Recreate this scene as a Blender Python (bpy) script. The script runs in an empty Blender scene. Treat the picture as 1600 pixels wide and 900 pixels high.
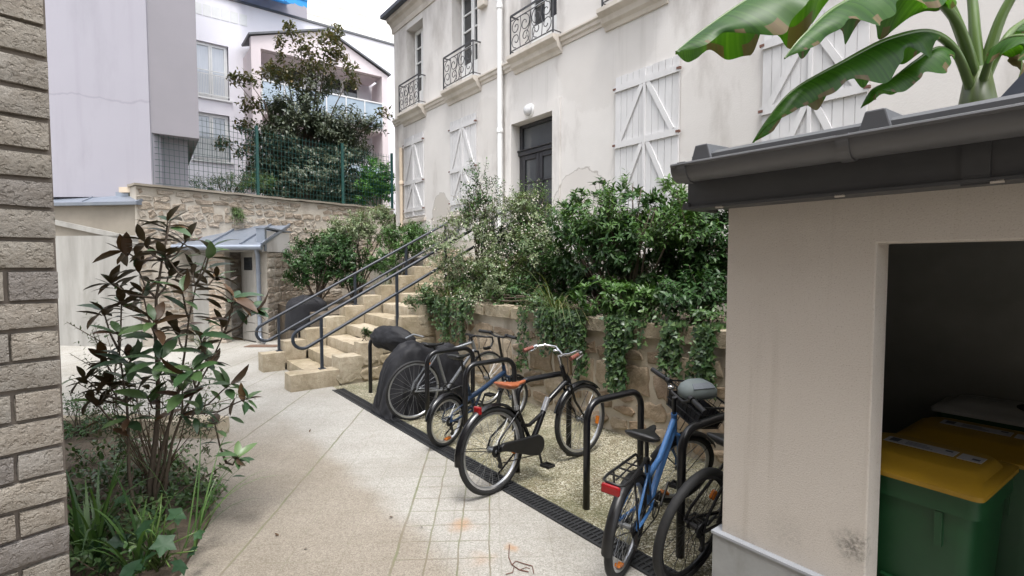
import bpy, math, random
import numpy as np
from mathutils import Vector, Matrix, noise
random.seed(11); RNG = np.random.default_rng(7)
PI = math.pi; R_ = math.radians
scene = bpy.context.scene; COL = scene.collection

# ------------------------------------------------------------------ camera maths (used to survey the place)
H = 1.75; FPX = 800.0; PITCH = math.atan(0.05)
CP, SP = math.cos(PITCH), math.sin(PITCH)
def ray(u, v):
    a = (u-800)/FPX; b = (450-v)/FPX
    return Vector((a, CP + b*SP, -SP + b*CP))
def G(u, v, h=0.0):
    d = ray(u, v); t = (h-H)/d.z
    return Vector((d.x*t, d.y*t, h))
def AT(u, v, y):
    d = ray(u, v); t = y/d.y
    return Vector((d.x*t, y, H + d.z*t))
class Frame:
    def __init__(s, ox, oy, ex, ey, oz=0.0):
        l = math.hypot(ex, ey); s.o = Vector((ox, oy, oz)); s.e = Vector((ex/l, ey/l, 0)); s.n = Vector((-ey/l, ex/l, 0))
        s.rot = math.atan2(ey, ex)
    def hit(s, u, v, y=0.0):
        d = ray(u, v); c = Vector((0, 0, H)); p0 = s.o + s.n*y
        t = (p0-c).dot(s.n)/d.dot(s.n); p = c + d*t; q = p - s.o
        return q.dot(s.e), q.z
    def W(s, x, y, z=0.0): return s.o + s.e*x + s.n*y + Vector((0, 0, z))
O = G(530, 610)
SITE = Frame(O.x, O.y, .6126, -.7904)
S = SITE.W

# ------------------------------------------------------------------ mesh builder
class MB:
    def __init__(s): s.v = []; s.f = []; s.m = []; s.r = []; s.mi = 0; s.rv = 0.5; s.T = None
    def V(s, p):
        p = Vector(p)
        if s.T is not None: p = s.T(p)
        s.v.append(tuple(p)); return len(s.v)-1
    def F(s, *i): s.f.append(tuple(i)); s.m.append(s.mi); s.r.append(s.rv)
    def quad(s, a, b, c, d): s.F(s.V(a), s.V(b), s.V(c), s.V(d))
    def poly(s, pts): s.F(*[s.V(p) for p in pts])
    def box(s, x0, x1, y0, y1, z0, z1):
        if x0 > x1: x0, x1 = x1, x0
        if y0 > y1: y0, y1 = y1, y0
        if z0 > z1: z0, z1 = z1, z0
        i = [s.V((x, y, z)) for z in (z0, z1) for y in (y0, y1) for x in (x0, x1)]
        for q in ((0,2,3,1),(4,5,7,6),(0,1,5,4),(2,6,7,3),(0,4,6,2),(1,3,7,5)): s.F(*[i[k] for k in q])
    def bar(s, p, q, w, h, up=(0,0,1)):
        p, q = Vector(p), Vector(q); d = (q-p).normalized(); up = Vector(up)
        a = d.cross(up); a = a.normalized() if a.length > 1e-6 else Vector((1,0,0)); b = a.cross(d).normalized()
        i = [s.V(c + a*(w/2*sx) + b*(h/2*sz)) for c in (p, q) for sx, sz in ((-1,-1),(1,-1),(1,1),(-1,1))]
        for k in range(4): s.F(i[k], i[(k+1)%4], i[4+(k+1)%4], i[4+k])
        s.F(i[3], i[2], i[1], i[0]); s.F(i[4], i[5], i[6], i[7])
    def tube(s, pts, r, n=8, closed=False, caps=True, flat=1.0):
        pts = [Vector(p) for p in pts]; m = len(pts)
        rs = list(r) if hasattr(r, '__len__') else [r]*m
        rings = []; prev = None
        for k in range(m):
            if closed: t = pts[(k+1) % m] - pts[k-1]
            else: t = pts[min(k+1, m-1)] - pts[max(k-1, 0)]
            if t.length < 1e-9: t = Vector((0,0,1))
            t.normalize()
            if prev is None:
                a = t.cross(Vector((0,0,1)))
                if a.length < .05: a = t.cross(Vector((0,1,0)))
                a.normalize()
            else:
                a = prev - t*prev.dot(t)
                a = a.normalized() if a.length > 1e-6 else t.orthogonal().normalized()
            prev = a; b = t.cross(a)
            rings.append([s.V(pts[k] + (a*math.cos(2*PI*j/n) + b*(math.sin(2*PI*j/n)*flat))*rs[k]) for j in range(n)])
        for k in range(m if closed else m-1):
            A, B = rings[k], rings[(k+1) % m]
            for j in range(n): s.F(A[j], A[(j+1)%n], B[(j+1)%n], B[j])
        if caps and not closed:
            s.F(*reversed(rings[0])); s.F(*rings[-1])
    def loft(s, rings, caps=True, closed=True):
        idx = [[s.V(p) for p in r] for r in rings]; n = len(idx[0])
        for A, B in zip(idx, idx[1:]):
            for j in range(n if closed else n-1): s.F(A[j], A[(j+1)%n], B[(j+1)%n], B[j])
        if caps: s.F(*reversed(idx[0])); s.F(*idx[-1])
    def lathe(s, c, axis, prof, n=16):
        c = Vector(c); ax = Vector(axis).normalized(); a = ax.orthogonal().normalized(); b = ax.cross(a)
        s.loft([[c + ax*h + (a*math.cos(2*PI*j/n) + b*math.sin(2*PI*j/n))*max(r, 1e-4) for j in range(n)] for h, r in prof])
    def prism(s, poly, z0, z1):
        n = len(poly); a = [s.V((p[0], p[1], z0)) for p in poly]; b = [s.V((p[0], p[1], z1)) for p in poly]
        s.F(*reversed(a)); s.F(*b)
        for k in range(n): s.F(a[k], a[(k+1)%n], b[(k+1)%n], b[k])
    def xprism(s, prof, x0, x1):       # profile in (y,z), extruded along x
        n = len(prof); a = [s.V((x0, p[0], p[1])) for p in prof]; b = [s.V((x1, p[0], p[1])) for p in prof]
        s.F(*a); s.F(*reversed(b))
        for k in range(n): s.F(a[(k+1)%n], a[k], b[k], b[(k+1)%n])
    def rough_box(s, x0, x1, y0, y1, z0, z1, step=.12, jit=.01, seed=0.0, rnd=.02):
        nx, ny, nz = (max(1, round(abs(b-a)/step)) for a, b in ((x0,x1),(y0,y1),(z0,z1)))
        c = Vector(((x0+x1)/2, (y0+y1)/2, (z0+z1)/2)); hs = Vector((abs(x1-x0)/2, abs(y1-y0)/2, abs(z1-z0)/2)); cache = {}
        def vid(i, j, k):
            if (i, j, k) not in cache:
                p = Vector((x0+(x1-x0)*i/nx, y0+(y1-y0)*j/ny, z0+(z1-z0)*k/nz))
                ex = (i in (0, nx)) + (j in (0, ny)) + (k in (0, nz))
                if ex >= 2:
                    for ax in range(3):
                        dl = p[ax]-c[ax]
                        if abs(abs(dl)-hs[ax]) < 1e-6: p[ax] = c[ax] + math.copysign(hs[ax]-rnd*(.4+.9*abs(noise.noise(p*3+Vector((seed,5,0))))), dl)
                p += noise.noise_vector(p*4 + Vector((seed, seed*.7, 1)))*jit
                cache[(i,j,k)] = s.V(p)
            return cache[(i,j,k)]
        for i in range(nx):
            for j in range(ny):
                s.F(vid(i,j,0), vid(i,j+1,0), vid(i+1,j+1,0), vid(i+1,j,0)); s.F(vid(i,j,nz), vid(i+1,j,nz), vid(i+1,j+1,nz), vid(i,j+1,nz))
        for i in range(nx):
            for k in range(nz):
                s.F(vid(i,0,k), vid(i+1,0,k), vid(i+1,0,k+1), vid(i,0,k+1)); s.F(vid(i,ny,k), vid(i,ny,k+1), vid(i+1,ny,k+1), vid(i+1,ny,k))
        for j in range(ny):
            for k in range(nz):
                s.F(vid(0,j,k), vid(0,j,k+1), vid(0,j+1,k+1), vid(0,j+1,k)); s.F(vid(nx,j,k), vid(nx,j+1,k), vid(nx,j+1,k+1), vid(nx,j,k+1))
    def build(s, name, mats, parent=None, smooth=False, bevel=0, seg=2, auto=None):
        me = bpy.data.meshes.new(name); me.from_pydata(s.v, [], s.f)
        if not isinstance(mats, (list, tuple)): mats = [mats]
        for m in mats: me.materials.append(m)
        if len(mats) > 1: me.polygons.foreach_set('material_index', s.m)
        at = me.attributes.new('rnd', 'FLOAT', 'FACE'); at.data.foreach_set('value', s.r)
        if smooth: me.polygons.foreach_set('use_smooth', [True]*len(s.f))
        me.update()
        o = bpy.data.objects.new(name, me); COL.objects.link(o)
        if parent is not None: o.parent = parent
        if smooth and auto:
            me.set_sharp_from_angle(angle=R_(auto))
        if bevel:
            b = o.modifiers.new('bevel', 'BEVEL'); b.width = bevel; b.segments = seg; b.limit_method = 'ANGLE'; b.angle_limit = R_(35); b.harden_normals = False
        return o

def tag(o, label=None, cat=None, group=None, kind=None):
    if label: o['label'] = label
    if cat: o['category'] = cat
    if group: o['group'] = group
    if kind: o['kind'] = kind
    return o
def empty(name, loc=(0,0,0), rz=0, rx=0):
    o = bpy.data.objects.new(name, None); COL.objects.link(o); o.location = loc; o.rotation_euler = (rx, 0, rz); o.empty_display_size = .1
    return o
def thing(name, label, cat, loc=(0,0,0), rz=0, group=None): return tag(empty(name, loc, rz), label, cat, group)
def frame_thing(name, label, cat, fr, group=None): return thing(name, label, cat, fr.o, fr.rot, group)
def copy_tree(o, parent=None):
    c = o.copy(); COL.objects.link(c)
    if parent is not None: c.parent = parent
    for ch in list(o.children): copy_tree(ch, c)
    return c

# ------------------------------------------------------------------ materials
def newmat(name):
    m = bpy.data.materials.new(name); m.use_nodes = True; nt = m.node_tree
    return m, nt, nt.nodes['Principled BSDF'], nt.nodes['Material Output']
class NB:
    def __init__(s, nt): s.nt = nt; s.tc = None
    def n(s, t, **k):
        d = s.nt.nodes.new(t)
        for a, b in k.items(): setattr(d, a, b)
        return d
    def put(s, sock, val):
        if hasattr(val, 'is_output') or isinstance(val, bpy.types.NodeSocket): s.nt.links.new(val, sock)
        else: sock.default_value = val
    def coord(s, which='Object', scale=None, rot=None):
        if s.tc is None: s.tc = s.n('ShaderNodeTexCoord')
        o = s.tc.outputs[which]
        if scale or rot:
            mp = s.n('ShaderNodeMapping'); s.put(mp.inputs['Vector'], o)
            if scale: mp.inputs['Scale'].default_value = scale
            if rot: mp.inputs['Rotation'].default_value = rot
            o = mp.outputs[0]
        return o
    def noise(s, vec, scale, detail=4, rough=.55, dist=0):
        d = s.n('ShaderNodeTexNoise'); s.put(d.inputs['Vector'], vec); d.inputs['Scale'].default_value = scale
        d.inputs['Detail'].default_value = detail; d.inputs['Roughness'].default_value = rough; d.inputs['Distortion'].default_value = dist
        return d.outputs['Fac']
    def vor(s, vec, scale, feature='F1', out='Distance', rand=1):
        d = s.n('ShaderNodeTexVoronoi', feature=feature); s.put(d.inputs['Vector'], vec); d.inputs['Scale'].default_value = scale
        d.inputs['Randomness'].default_value = rand
        return d.outputs[out]
    def math(s, op, a, b=None, clamp=False):
        d = s.n('ShaderNodeMath', operation=op, use_clamp=clamp); s.put(d.inputs[0], a)
        if b is not None: s.put(d.inputs[1], b)
        return d.outputs[0]
    def rng(s, v, a, b, c=0, d=1, smooth=False):
        m = s.n('ShaderNodeMapRange'); 
        if smooth: m.interpolation_type = 'SMOOTHSTEP'
        s.put(m.inputs[0], v)
        for i, x in enumerate((a, b, c, d)): s.put(m.inputs[1+i], x)
        return m.outputs[0]
    def mix(s, f, a, b, mode='MIX'):
        d = s.n('ShaderNodeMix', data_type='RGBA', blend_type=mode); s.put(d.inputs[0], f)
        for k, x in ((6, a), (7, b)):
            s.put(d.inputs[k], x if not isinstance(x, tuple) or len(x) == 4 else (*x, 1))
        return d.outputs[2]
    def ramp(s, v, stops):
        d = s.n('ShaderNodeValToRGB'); s.put(d.inputs[0], v); e = d.color_ramp.elements
        while len(e) < len(stops): e.new(.5)
        for k, (p, c) in enumerate(stops): e[k].position = p; e[k].color = (*c, 1)
        return d.outputs[0]
    def attr(s, name='rnd'):
        d = s.n('ShaderNodeAttribute'); d.attribute_name = name; return d.outputs['Fac']
    def bump(s, hgt, strength, dist=.01, normal=None):
        d = s.n('ShaderNodeBump'); s.put(d.inputs['Height'], hgt); d.inputs['Strength'].default_value = strength; d.inputs['Distance'].default_value = dist
        if normal is not None: s.put(d.inputs['Normal'], normal)
        return d.outputs[0]
def M(name, c1, c2=None, scale=3, rough=.6, bump=0, bscale=60, bdist=.004, metal=0, rough2=None, stretch=None, grime=None, gscale=1.2, spec=.5):
    m, nt, p, out = newmat(name); b = NB(nt); vec = b.coord('Object', stretch)
    p.inputs['Metallic'].default_value = metal; p.inputs['Roughness'].default_value = rough; p.inputs['Specular IOR Level'].default_value = spec
    if c2 is None: c2 = tuple(x*.85 for x in c1)
    f = b.rng(b.noise(vec, scale, 5, .6), .3, .7)
    c = b.mix(f, c1, c2)
    if grime:
        g = b.rng(b.noise(b.coord('Object', (1, 1, .35)), gscale, 6, .65), .52, .75)
        c = b.mix(g, c, grime)
    b.put(p.inputs['Base Color'], c)
    if rough2 is not None: b.put(p.inputs['Roughness'], b.rng(f, 0, 1, rough, rough2))
    if bump: b.put(p.inputs['Normal'], b.bump(b.noise(b.coord('Object'), bscale, 4, .6), bump, bdist))
    return m
def stone_mat(name, cols, rough=.9, bump=.5, bscale=25, stain=None, stain_fac=.5, pit=False):
    m, nt, p, out = newmat(name); b = NB(nt); vec = b.coord('Object')
    c = b.ramp(b.attr(), [(i/(len(cols)-1), x) for i, x in enumerate(cols)])
    n1 = b.noise(vec, 9, 6, .65)
    c = b.mix(b.rng(n1, .3, .75), c, b.mix(1.0, c, (.62, .58, .53), 'MULTIPLY'))
    fine = b.noise(vec, 70, 3, .6); c = b.mix(b.rng(fine, .55, .75, 0, .45), c, b.mix(1.0, c, (.55, .5, .45), 'MULTIPLY'))
    if stain: c = b.mix(b.math('MULTIPLY', b.rng(b.noise(vec, 1.7, 6, .65), .48, .7), stain_fac), c, stain)
    b.put(p.inputs['Base Color'], c); p.inputs['Roughness'].default_value = rough; p.inputs['Specular IOR Level'].default_value = .25
    h = b.math('ADD', b.math('MULTIPLY', b.noise(vec, bscale, 6, .7), 1.0), b.math('MULTIPLY', fine, .25))
    if pit: h = b.math('SUBTRACT', h, b.math('MULTIPLY', b.rng(b.noise(vec, 45, 2, .5), .56, .66), .5))
    b.put(p.inputs['Normal'], b.bump(h, bump, .03))
    return m
def leaf_mat(name, cols, rough=.4, back=None, trans=.25, tcol=None, spec=.4, vein=0):
    m, nt, p, out = newmat(name); b = NB(nt)
    c = b.ramp(b.attr(), [(i/(len(cols)-1), x) for i, x in enumerate(cols)])
    if vein:
        w = b.n('ShaderNodeTexNoise'); 
        c = b.mix(b.rng(b.noise(b.coord('Object'), vein, 3, .5), .35, .7, 0, .5), c, b.mix(1.0, c, (.6, .68, .5), 'MULTIPLY'))
    if back is not None:
        g = b.n('ShaderNodeNewGeometry'); c = b.mix(g.outputs['Backfacing'], c, back)
    b.put(p.inputs['Base Color'], c); p.inputs['Roughness'].default_value = rough; p.inputs['Specular IOR Level'].default_value = spec
    t = b.n('ShaderNodeBsdfTranslucent')
    b.put(t.inputs['Color'], b.mix(1.0, c, tcol or (1.3, 1.5, .5), 'MULTIPLY'))
    mx = b.n('ShaderNodeMixShader'); mx.inputs[0].default_value = trans
    nt.links.new(p.outputs[0], mx.inputs[1]); nt.links.new(t.outputs[0], mx.inputs[2]); nt.links.new(mx.outputs[0], out.inputs['Surface'])
    return m

MT = {}
MT['render'] = M('white_lime_render', (.66,.635,.61), (.60,.575,.55), 1.1, .9, .3, 40, .008, grime=(.34,.31,.285), gscale=.9, spec=.2)
MT['mould'] = M('moulding_plaster', (.62,.575,.52), (.52,.475,.42), 2.0, .9, .2, 60, spec=.2, grime=(.40,.36,.31))
MT['shutter'] = M('white_shutter_paint', (.61,.60,.60), (.56,.555,.555), 2, .6, .15, 50, .003, grime=(.37,.36,.355), gscale=1.0)
MT['whitepaint'] = M('white_gloss_paint', (.78,.78,.77), (.7,.7,.69), 4, .4)
MT['blackdoor'] = M('black_door_paint', (.022,.022,.026), (.03,.03,.034), 5, .35)
MT['iron'] = M('wrought_iron', (.03,.032,.036), (.05,.05,.055), 12, .5)
MT['apart'] = M('pale_lilac_apartment_render', (.86,.84,.885), (.82,.80,.85), .8, .9, .15, 30, .005, spec=.2, grime=(.66,.64,.69), gscale=.5)
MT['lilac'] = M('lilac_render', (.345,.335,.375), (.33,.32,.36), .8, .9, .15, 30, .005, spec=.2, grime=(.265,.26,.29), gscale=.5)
MT['lilacpink'] = M('pink_lilac_render', (.72,.64,.65), (.67,.595,.605), .8, .9, spec=.2)
def lilac_mat():
    nt = MT['lilac'].node_tree; b = NB(nt); p = nt.nodes['Principled BSDF']; c = p.inputs['Base Color'].links[0].from_socket; v = b.coord('Object')
    sx = b.n('ShaderNodeSeparateXYZ'); b.put(sx.inputs[0], v); w = b.math('MULTIPLY', b.math('SUBTRACT', b.noise(v, .9, 5, .6), .5), .5)
    z = b.math('ADD', b.math('ADD', sx.outputs[2], w), b.math('MULTIPLY', sx.outputs[0], .09))
    d = b.math('ABSOLUTE', b.math('SUBTRACT', z, 4.42)); c = b.mix(b.math('MULTIPLY', b.rng(d, .006, .03, 1, 0), .35), c, (.2,.19,.21))
    st = b.noise(b.coord('Object', (3.5, 3.5, .16)), 1.0, 6, .62); c = b.mix(b.rng(st, .52, .74, 0, .5), c, b.mix(1.0, c, (.84,.835,.84), 'MULTIPLY'))
    b.put(p.inputs['Base Color'], c)
lilac_mat()
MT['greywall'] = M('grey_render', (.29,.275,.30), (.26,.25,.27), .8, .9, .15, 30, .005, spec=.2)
MT['creamfar'] = M('cream_white_render', (.84,.825,.80), (.81,.795,.77), .6, .9, spec=.2)
MT['zinc'] = M('zinc_sheet', (.27,.30,.35), (.21,.235,.28), 3, .38, .05, 20, metal=.6, rough2=.55)
MT['zincdark'] = M('anthracite_zinc', (.12,.123,.132), (.095,.098,.106), 3, .42, .05, 30, .003, metal=.2, rough2=.55)
MT['fasciam'] = M('anthracite_fascia', (.075,.077,.082), (.06,.062,.067), 5, .5, .03, 60, .002)
MT['gutterm'] = M('anthracite_gutter', (.125,.127,.135), (.105,.107,.114), 5, .35, .03, 60, .002)
MT['slate'] = M('slate', (.05,.06,.085), (.07,.08,.10), 8, .5, .2, 20)
MT['shed'] = M('beige_shed_render', (.61,.565,.515), (.58,.535,.485), 2.0, .92, .45, 150, .004, grime=(.55,.505,.46), gscale=2.0, spec=.2)
def shed_mat(bx, bz):
    m = MT['shed']; nt = m.node_tree; b = NB(nt); p = nt.nodes['Principled BSDF']; c = p.inputs['Base Color'].links[0].from_socket
    v = b.coord('Object')
    st = b.noise(b.coord('Object', (14, 14, .5)), 1.0, 5, .6); c = b.mix(b.rng(st, .56, .74, 0, .5), c, b.mix(1.0, c, (.80, .78, .75), 'MULTIPLY'))
    sp = b.noise(v, 190, 2, .5); c = b.mix(b.rng(sp, .58, .70, 0, .7), c, b.mix(1.0, c, (.68, .64, .6), 'MULTIPLY'))
    def blot(cx, cz, r, k):
        d = b.n('ShaderNodeVectorMath', operation='DISTANCE'); b.put(d.inputs[0], v); d.inputs[1].default_value = (cx, 0, cz)
        e = b.math('ADD', d.outputs['Value'], b.math('MULTIPLY', b.math('SUBTRACT', b.noise(v, 22, 5, .7), .5), r*1.3)); return b.math('MULTIPLY', b.rng(e, 0, r, 1, 0, True), k)
    f = b.math('MAXIMUM', blot(bx, bz, .10, .9), blot(.30, .56, .14, .2)); f = b.math('MAXIMUM', f, blot(.1, .40, .14, .3))
    c = b.mix(b.math('MULTIPLY', f, b.rng(b.noise(v, 60, 4, .7), .35, .6)), c, (.13, .125, .11))
    b.put(p.inputs['Base Color'], c)
MT['plinth'] = M('grey_plinth', (.34,.345,.345), (.25,.255,.25), 5, .75, .2, 60, .003, grime=(.20,.20,.17), gscale=4)
MT['plinthcap'] = M('plinth_cap', (.38,.395,.42), (.31,.325,.35), 6, .6)
MT['inner'] = M('dark_bin_store_paint_and_doorway_shade', (.26,.265,.25), (.2,.205,.19), 3, .8)
MT['tube'] = M('black_stand_paint', (.005,.005,.006), (.009,.009,.011), 20, .28)
MT['rail'] = M('dark_grey_rail_paint', (.018,.024,.034), (.024,.03,.042), 10, .4)
MT['fence'] = M('green_fence_paint', (.012,.075,.062), (.016,.06,.055), 6, .45)
MT['awning'] = M('blue_awning_canvas', (.02,.22,.55), (.03,.28,.6), 3, .8)
MT['concrete'] = M('weathered_concrete', (.37,.36,.335), (.255,.245,.225), 1.6, .92, .3, 30, .006, stretch=(2.2,2.2,.35), grime=(.24,.23,.205), gscale=2.2, spec=.2)
MT['concrete2'] = M('tan_concrete', (.29,.26,.215), (.225,.20,.165), 1.6, .92, .3, 30, .006, grime=(.22,.20,.16), gscale=1.7, spec=.2)
MT['mortar'] = M('lime_mortar', (.54,.48,.39), (.42,.365,.29), 5, .95, .5, 40, .008, grime=(.27,.23,.18), gscale=2.0, spec=.15)
MT['mortarback'] = M('pale_mortar', (.50,.46,.40), (.38,.34,.285), 4, .95, .6, 25, .012, grime=(.21,.18,.145), gscale=1.6, spec=.15)
MT['mortardark'] = M('recessed_mortar', (.21,.18,.15), (.15,.125,.105), 8, .95, .4, 60, spec=.1)
MT['stone_planter'] = stone_mat('pink_rubble', [(.40,.305,.215),(.48,.385,.28),(.36,.285,.21),(.53,.45,.34),(.43,.325,.25)], bump=.7, stain=(.19,.175,.11), stain_fac=.4)
MT['stone_back'] = stone_mat('old_rubble', [(.48,.42,.345),(.39,.325,.26),(.56,.51,.44),(.43,.36,.29),(.51,.45,.385)], bump=.9, stain=(.27,.235,.195), stain_fac=.5)
MT['stone_step'] = stone_mat('limestone_step', [(.45,.39,.295),(.51,.455,.355),(.41,.35,.255),(.48,.415,.315)], bump=.6, bscale=18, stain=(.20,.165,.095), stain_fac=.8)
MT['stone_pier'] = stone_mat('rough_pier_block', [(.36,.325,.28),(.40,.365,.315),(.32,.295,.255),(.36,.335,.30),(.27,.25,.235)], bump=.7, bscale=42, stain=(.16,.14,.12), stain_fac=.4, pit=True)
MT['glassdark'] = M('dark_window_glass', (.02,.022,.024), (.03,.032,.034), 2, .06, spec=.8)
MT['glassdoor'] = M('door_glass', (.085,.09,.095), (.06,.064,.068), 2, .05, spec=.8)
MT['glasscurtain'] = M('curtained_window_glass', (.60,.63,.68), (.48,.52,.57), 3, .15, stretch=(9,9,.5))
MT['glassbal'] = M('pale_balcony_glass', (.42,.50,.58), (.34,.42,.50), 2, .08, spec=.8)
MT['lampglass'] = M('frosted_lamp_glass', (.62,.62,.63), (.55,.55,.56), 5, .25)
MT['pvc'] = M('cream_pipe', (.60,.50,.38), (.5,.41,.31), 5, .5)
MT['tyre'] = M('tyre_rubber', (.007,.007,.0075), (.014,.014,.014), 30, .7)
MT['alu'] = M('brushed_aluminium', (.62,.63,.65), (.5,.51,.53), 20, .3, metal=.9)
MT['rimgrey'] = M('grey_rim', (.32,.33,.34), (.26,.27,.28), 20, .35, metal=.8)
MT['chrome'] = M('chrome', (.7,.7,.72), (.6,.6,.62), 20, .15, metal=1)
MT['blackpl'] = M('black_plastic', (.006,.006,.0065), (.010,.010,.011), 15, .42)
MT['blackpaint'] = M('black_bike_paint', (.004,.004,.005), (.006,.006,.007), 15, .22)
MT['silverpaint'] = M('silver_bike_paint', (.30,.31,.325), (.26,.27,.28), 15, .3, metal=.6)
MT['bluebike'] = M('sky_blue_bike_paint', (.06,.165,.38), (.05,.145,.34), 15, .25)
MT['navybike'] = M('navy_bike_paint', (.010,.024,.055), (.013,.03,.065), 15, .28)
MT['brown'] = M('tan_leather', (.33,.095,.035), (.26,.075,.03), 25, .45)
MT['grip'] = M('brown_grip', (.20,.06,.04), (.15,.05,.035), 25, .6)
MT['red'] = M('red_reflector', (.26,.008,.010), (.2,.008,.01), 30, .15)
MT['orange'] = M('orange_reflector', (.5,.14,.006), (.42,.11,.006), 30, .2)
MT['tarp'] = M('black_cover_cloth', (.009,.009,.011), (.015,.015,.018), 4, .62, .35, 14, .02, spec=.3)
MT['bagm'] = M('grey_green_pouch', (.20,.235,.235), (.16,.19,.19), 8, .6)
MT['bagwin'] = M('pouch_window', (.25,.28,.31), (.18,.2,.23), 6, .12)
MT['bingreen'] = M('green_bin_plastic', (.007,.065,.018), (.008,.055,.018), 6, .5, grime=(.016,.05,.026))
MT['binyellow'] = M('yellow_lid_plastic', (.31,.18,.006), (.25,.145,.006), 6, .55, grime=(.15,.10,.025))
MT['binwhite'] = M('white_lid_plastic', (.35,.35,.34), (.28,.28,.27), 5, .5)
MT['sticker'] = M('white_sticker', (.36,.36,.38), (.3,.3,.32), 5, .4)
MT['ink'] = M('dark_print', (.03,.03,.05), (.04,.04,.06), 10, .5)
MT['soil'] = M('leaf_littered_soil', (.11,.085,.058), (.07,.054,.038), 9, .95, .8, 40, .02, grime=(.20,.155,.10), gscale=7)
MT['bark'] = M('brown_bark', (.075,.055,.04), (.11,.085,.06), 20, .85, .4, 60, .004)
MT['twig'] = M('dry_twig', (.17,.12,.08), (.12,.085,.06), 20, .85)
MT['redroot'] = M('reddish_root', (.16,.07,.05), (.12,.06,.045), 20, .7)
MT['doorgrey'] = M('grey_door_wood', (.34,.32,.29), (.26,.245,.22), 4, .7, .2, 40, grime=(.2,.19,.17), stretch=(4,4,.6))
MT['mat'] = M('rusty_grate', (.15,.09,.06), (.11,.07,.05), 20, .8, .4, 60)
MT['brickw'] = stone_mat('pale_brick', [(.50,.43,.35),(.44,.35,.28),(.55,.50,.43)], bump=.4, stain=(.35,.30,.25))
MT['grass'] = M('garden_ground', (.06,.07,.03), (.09,.075,.045), 4, .95, .4, 30)
MT['terr'] = M('terrace_stone', (.45,.42,.37), (.38,.35,.31), 3, .9)
MT['drain'] = M('black_cast_grate', (.014,.0145,.016), (.024,.025,.027), 15, .5)
MT['void'] = M('drain_dark', (.006,.006,.006), (.008,.008,.008), 5, .9)
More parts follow.
